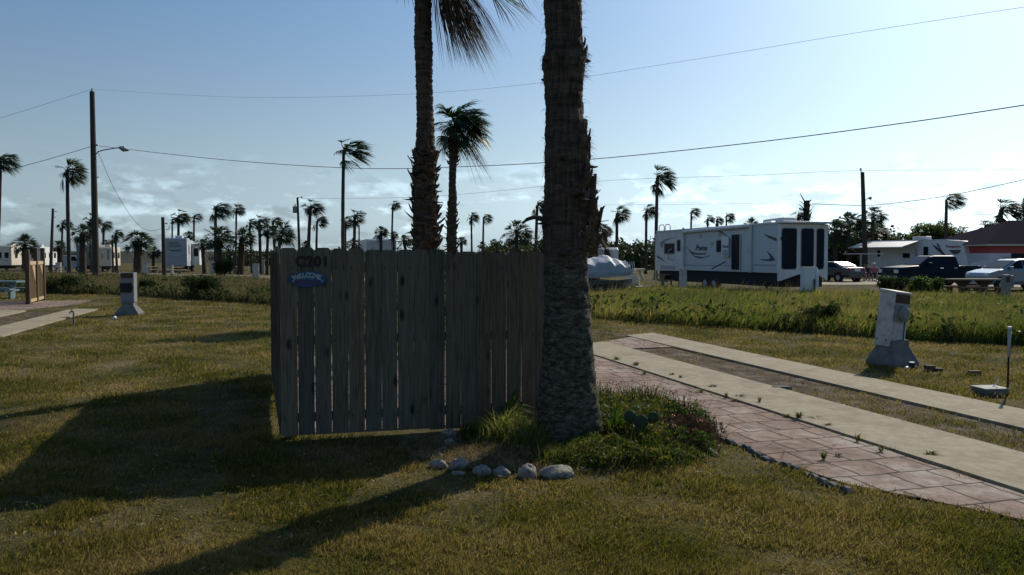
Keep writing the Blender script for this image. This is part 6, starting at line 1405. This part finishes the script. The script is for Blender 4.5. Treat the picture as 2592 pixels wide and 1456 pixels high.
# local x: front is at negative x (vehicle faces left of the picture when rz = 0)
pkp = car('pickup_truck', 'dark blue pickup truck parked facing left before the awning trailer', 'pickup', XY(2352, 48.5), .12,
    [(-2.72, 1.0), (-2.6, 1.16), (-1.45, 1.28), (-1.25, 1.30), (-.45, 1.83), (-.2, 1.88), (1.05, 1.88), (1.18, 1.84), (1.32, 1.28), (1.35, 1.27), (2.72, 1.25), (2.78, 1.2)], 1.98, 1.24, M_truck, (-1.75, 1.9), .40, shields=(((-1.25, 1.30), (-.45, 1.83)), ((1.32, 1.28), (1.18, 1.84))),
    wins=[[(-1.02, 1.3), (.22, 1.3), (.22, 1.78), (-.35, 1.78)], [(.30, 1.3), (1.1, 1.3), (1.02, 1.78), (.30, 1.78)]])
b = MB(); b.box(1.42, 2.68, -.86, .86, 1.255, 1.262); b.build('bed_opening', M_under, pkp)
b = MB(); b.box(-2.84, -2.70, -.95, .95, .45, .66); b.build('bumper', M_chrome, pkp, bevel=.03); b = MB(); b.box(2.78, 2.92, -.95, .95, .5, .66); b.build('bumper', M_chrome, pkp, bevel=.03)
for s in (-1, 1):
    b = MB(); b.box(-2.73, -2.5, s * .78 - .17, s * .78 + .17, .82, 1.02); b.build('headlight', M_white, pkp, bevel=.02)
    b = MB(); b.box(-.80, -.62, s * 1.08 - .09, s * 1.08 + .09, 1.28, 1.46); b.build('mirror', M_truck, pkp, bevel=.02)
    for x in (.02, .92): b = MB(); b.box(x, x + .2, s * 1.0 - .02, s * 1.0 + .02, 1.10, 1.15); b.build('door_handle', M_chrome, pkp)
suv = car('minivan', 'silver minivan cut off by the right edge facing left', 'van', XY(2560, 42.5), .10,
    [(-2.05, .78), (-1.95, .95), (-1.35, 1.12), (-1.12, 1.16), (-.35, 1.62), (-.1, 1.68), (1.2, 1.70), (2.2, 1.68), (2.55, 1.1), (2.62, .8)], 1.9, 1.12, M_silver, (-1.25, 1.7), .34, shields=(((-1.12, 1.16), (-.35, 1.62)),),
    wins=[[(-.92, 1.18), (-.05, 1.18), (-.05, 1.58), (-.28, 1.58)], [(.03, 1.18), (1.0, 1.18), (1.0, 1.6), (.03, 1.6)], [(1.08, 1.18), (2.25, 1.18), (2.12, 1.6), (1.08, 1.6)]])
b = MB(); [b.tube([(-.1, s * .62, 1.72), (0, s * .62, 1.76), (1.9, s * .62, 1.76), (2, s * .62, 1.70)], .02, 6) for s in (-1, 1)]; b.build('roof_rack', M_dark, suv)
for s in (-1, 1):
    b = MB(); b.box(-2.02, -1.75, s * .72 - .15, s * .72 + .15, .74, .90); b.build('headlight', M_white, suv, bevel=.02); b = MB(); b.box(-.85, -.7, s * 1.0 - .08, s * 1.0 + .08, 1.16, 1.3); b.build('mirror', M_silver, suv, bevel=.02)
cr = car('sedan', 'dark grey car half hidden behind the glazed end of the long trailer', 'car', XY(2108, 58), TRZ + .15,
    [(-2.2, .75), (-2.1, .95), (-1.1, 1.05), (-.3, 1.42), (.1, 1.47), (.7, 1.46), (1.5, 1.12), (2.1, 1.04), (2.25, .7)], 1.8, 1.0, M_grey_car, (-1.4, 1.35), .32,
    wins=[[(-.85, 1.06), (.1, 1.06), (.1, 1.4), (-.25, 1.38)], [(.18, 1.06), (1.2, 1.06), (.75, 1.38), (.18, 1.4)]])
b = MB(); b.add([(.80, -.62, 1.425), (.80, .62, 1.425), (1.48, .68, 1.16), (1.48, -.68, 1.16)], [(0, 1, 2, 3)]); b.add([(.80, -.62, 1.445), (.80, .62, 1.445), (1.48, .68, 1.18), (1.48, -.68, 1.18)], [(0, 3, 2, 1)]); b.build('rear_window', M_glass, cr)
b = MB(); b.box(2.20, 2.275, -.26, .26, .78, .92); b.build('number_plate', M_white, cr)
for s in (-1, 1): b = MB(); b.box(2.12, 2.24, s * .68 - .14, s * .68 + .14, .82, .95); b.build('tail_light', M_signr, cr)

# --- house at the right edge
HO = XY(2502, 64); hs = thing('white_house', 'white house with red band and dark hip roof at the right edge', 'house', HO, .03)
hw_, hd_ = 11, 9; he = CAMH + (652 - 622) / 2000 * 64; zr0 = CAMH + (652 - 641) / 2000 * 64
b = MB(); b.box(0, hw_, 0, hd_, -.05, zr0); b.build('wall', M_wall, hs); b = MB(); b.box(-.012, hw_ + .012, -.012, hd_ + .012, zr0 + .002, he - .02); b.build('painted_band', M_red, hs)
b = MB(); b.box(-.5, hw_ + .5, -.5, hd_ + .5, he - .015, he + .13); b.build('fascia', M_wall, hs)
b = MB(); rx = .5; b.add([(-.65, -.6, he + .132), (hw_ + .65, -.6, he + .132), (hw_ + .65, hd_ + .6, he + .132), (-.65, hd_ + .6, he + .132), (4.6, hd_ / 2, he + 2.25), (hw_ - 4.6, hd_ / 2, he + 2.25)], [(0, 1, 5, 4), (1, 2, 5), (2, 3, 4, 5), (3, 0, 4), (0, 3, 2, 1)]); b.build('roof', M_roof, hs)
b = MB(); b.box(1.85, 3.6, -.06, -.002, CAMH + (652 - 664) / 2000 * 64, CAMH + (652 - 646) / 2000 * 64 + .15); b.build('window', M_glass, hs)
b = MB(); b.box(1.75, 3.7, -.09, -.061, 1.62, 1.70); b.build('window_sill', M_trim, hs)
b = MB(); b.prism([(-1.45, .0), (-.02, .0), (-.02, 1.62), (-1.45, 1.28)], .0, .18, axis='y'); b.build('ramp_wall', M_wall, hs)

# --- bushy shrub before the pickup
def shrub(name, label, px, d, w, h, n, size, m, seed, aspect=.5):
    t = thing(name, label, 'shrub', XY(px, d)); r = random.Random(seed); b = MB()
    for k_ in range(9): a = r.uniform(0, 6.28); b.tube([(0, 0, -.02), (math.cos(a) * w * .3, math.sin(a) * w * .2, h * .5), (math.cos(a) * w * .8, math.sin(a) * w * .4, h * r.uniform(.7, 1))], [.03, .02, .008], 5)
    b.build('stems', M_trunk, t); parts = []
    for k_ in range(16): parts.append(leaves(n // 16, r.uniform(-.75, .75) * w, r.uniform(-.4, .4) * w, h * r.uniform(.35, .85), w * .35, w * .3, h * .28, size, seed=seed * 31 + k_, cut=.1, aspect=aspect))
    V, F = join(parts); npmesh('foliage', V, F, m, t)
shrub('leafy_shrub', 'dark broad leafed shrub in front of the pickup hood', 2265, 33, .75, .95, 3600, .06, M_bush, 1)
shrub('leafy_shrub', 'bright leafed shrub before the pickup rear wheel', 2345, 32, .75, .9, 3600, .06, M_leaf, 2)
shrub('leafy_shrub', 'green bushy clump low in the field left of the leaning pedestal', 2080, 18.9, .55, .60, 3000, .035, M_bush, 3)
shrub('leafy_shrub', 'dark rounded clump at the field edge below the trailer end', 1985, 19.4, .4, .36, 2000, .035, M_bush, 4)
shrub('leafy_shrub', 'dark clump at the field edge right of the leaning pedestal', 2440, 16.9, .7, .36, 2400, .035, M_bush, 5)
shrub('leafy_shrub', 'dark scrubby clump in the field just left of the fence', 520, 33.5, .9, .9, 3600, .05, M_bush, 6)
shrub('leafy_shrub', 'dark clump in the field behind the left picnic posts', 165, 39, 1.0, .8, 3600, .05, M_bush, 7)
shrub('leafy_shrub', 'small dark bush right of the short grey pedestal', 372, 37, .4, .7, 1600, .05, M_bush, 8)
shrub('leafy_shrub', 'scrub growing at the foot of the left broad cabbage palm', 568, 77, 1.1, 1.4, 2600, .10, M_bush, 9)

# ------------------------------------------------------------------ people
def skinmesh(name, joints, edges, m, parent, sub=2):
    me = bpy.data.meshes.new(name); me.from_pydata([j[:3] for j in joints], edges, []); me.update()
    o = bpy.data.objects.new('tmp', me); C.objects.link(o); mo = o.modifiers.new('s', 'SKIN'); mo.use_smooth_shade = True; o.modifiers.new('u', 'SUBSURF').levels = sub
    sv = me.skin_vertices[0].data
    for i, j in enumerate(joints): sv[i].radius = (j[3], j[3] if len(j) < 5 else j[4])
    sv[0].use_root = True
    dg = bpy.context.evaluated_depsgraph_get(); m2 = bpy.data.meshes.new_from_object(o.evaluated_get(dg)); bpy.data.objects.remove(o); m2.name = name
    return mkobj(name, m2, m, parent, smooth=True)
def seated(label, loc, rz, shirt, pants, hat=None, bend=0.0):
    t = thing('person', label, 'person', loc, rz)
    # faces local -y; hips at seat height
    s = math.sin(bend); c_ = math.cos(bend)
    def T(x, y, z): return (x, y - s * (z - .5), .5 + (z - .5) * c_)
    J = [(0, 0, .50, .14, .12), (*T(0, .02, .75), .15, .11), (*T(0, .02, .95), .17, .11), (*T(0, 0, 1.06), .06), (*T(0, -.02, 1.14), .06), (*T(0, -.03, 1.22), .095, .10), (*T(0, -.04, 1.30), .085),
         (.10, -.05, .48, .085), (.13, -.45, .50, .065), (.13, -.50, .10, .042), (.14, -.62, .05, .035),
         (-.10, -.05, .48, .085), (-.13, -.45, .50, .065), (-.13, -.50, .10, .042), (-.14, -.62, .05, .035),
         (*T(.19, .0, .98), .055), (*T(.25, -.05, .74), .042), (.20, -.28 - s * .2, .62, .032), (.17, -.36 - s * .2, .60, .03), (*T(-.19, .0, .98), .055), (*T(-.25, -.05, .74), .042), (-.20, -.28 - s * .2, .62, .032), (-.17, -.36 - s * .2, .60, .03)]
    E = [(0, 1), (1, 2), (2, 3), (3, 4), (4, 5), (5, 6), (0, 7), (7, 8), (8, 9), (9, 10), (0, 11), (11, 12), (12, 13), (13, 14), (2, 15), (15, 16), (16, 17), (17, 18), (2, 19), (19, 20), (20, 21), (21, 22)]
    skinmesh('body', J, E, M_skin, t)
    g_ = lambda j, k: (*j[:3], *(q * k + .012 for q in j[3:]))
    skinmesh('shirt', [g_(J[0], 1), g_(J[1], 1.05), g_(J[2], 1.05), g_(J[15], 1.1), g_(J[16], 1.1), g_(J[19], 1.1), g_(J[20], 1.1)], [(0, 1), (1, 2), (2, 3), (3, 4), (2, 5), (5, 6)], shirt, t)
    skinmesh('shorts', [g_(J[0], 1.02), g_(J[7], 1.1), g_(J[8], 1.15), g_(J[11], 1.1), g_(J[12], 1.15)], [(0, 1), (1, 2), (0, 3), (3, 4)], pants, t)
    hx = T(0, -.01, 1.28); b = MB(); n1 = 10
    b.tube([(hx[0], hx[1] + .01, hx[2] - .03), (hx[0], hx[1], hx[2] + .04), (hx[0], hx[1], hx[2] + .09)], [.105, .10, .04], 12)
    if hat: b.box(hx[0] - .07, hx[0] + .07, hx[1] - .19, hx[1] - .06, hx[2] - .01, hx[2] + .01)
    b.build('cap' if hat else 'hair', hat or M_hair, t, smooth=True)
    nse = T(0, -.13, 1.22); b = MB(); b.tube([(nse[0], nse[1], nse[2] + .03), (nse[0], nse[1] - .025, nse[2] - .01)], [.012, .018], 6); b.build('nose', M_skin, t)
    for s_ in (-1, 1):
        b = MB(); b.loft([[(s_ * .14 - .045, -.72, .0), (s_ * .14 + .045, -.72, .0), (s_ * .14 + .045, -.72, .06), (s_ * .14 - .045, -.72, .06)], [(s_ * .14 - .05, -.44, .0), (s_ * .14 + .05, -.44, .0), (s_ * .14 + .045, -.44, .11), (s_ * .14 - .045, -.44, .11)]], closed=True); b.build('shoe', M_white, t, bevel=.01)
    return t
def chair(label, loc, rz, m):
    t = thing('camp_chair', label, 'chair', loc, rz); b = MB(); b.box(-.26, .26, -.3, .24, .38, .41); b.build('seat', m, t); b = MB(); b.add([(-.26, .22, .40), (.26, .22, .40), (.26, .36, .92), (-.26, .36, .92), (-.26, .25, .40), (.26, .25, .40), (.26, .39, .92), (-.26, .39, .92)], [(0, 1, 2, 3), (7, 6, 5, 4), (0, 4, 5, 1), (2, 6, 7, 3), (0, 3, 7, 4), (1, 5, 6, 2)]); b.build('backrest', m, t)
    for x in (-.26, .26):
        for y in (-.28, .24): b = MB(); b.tube([(x, y, 0), (x * .95, -y * .6, .40)], .012, 6); b.build('leg', M_metal, t)
    return t
M_gs = mat('grey_white_shirt', (.30, .31, .33), rough=.9); M_ds = mat('navy_shirt', (.015, .02, .045), rough=.9); M_ps = mat('pink_shirt', (.45, .13, .15), rough=.9); M_gr = mat('green_canvas', (.02, .07, .05), rough=.9); M_sh = mat('dark_shorts', (.03, .03, .035), rough=.9)
for px, d, rz, lab, sh, hat, bend in ((2176, 58, .5, 'person in grey white shirt bending forward in a camp chair', M_gs, None, .5), (2196, 60, .1, 'person in navy shirt seated in the middle of the three', M_ds, None, .0), (2212, 58.5, -.3, 'person in pink shirt and pale cap seated nearest the pickup', M_ps, M_white, .0)):
    seated(lab, XY(px, d), rz, sh, M_sh, hat, bend)
    chair({2176: 'green camp chair under the bending person', 2196: 'green camp chair under the person in navy', 2212: 'green camp chair under the person in pink'}[px], XY(px, d), rz, M_gr)
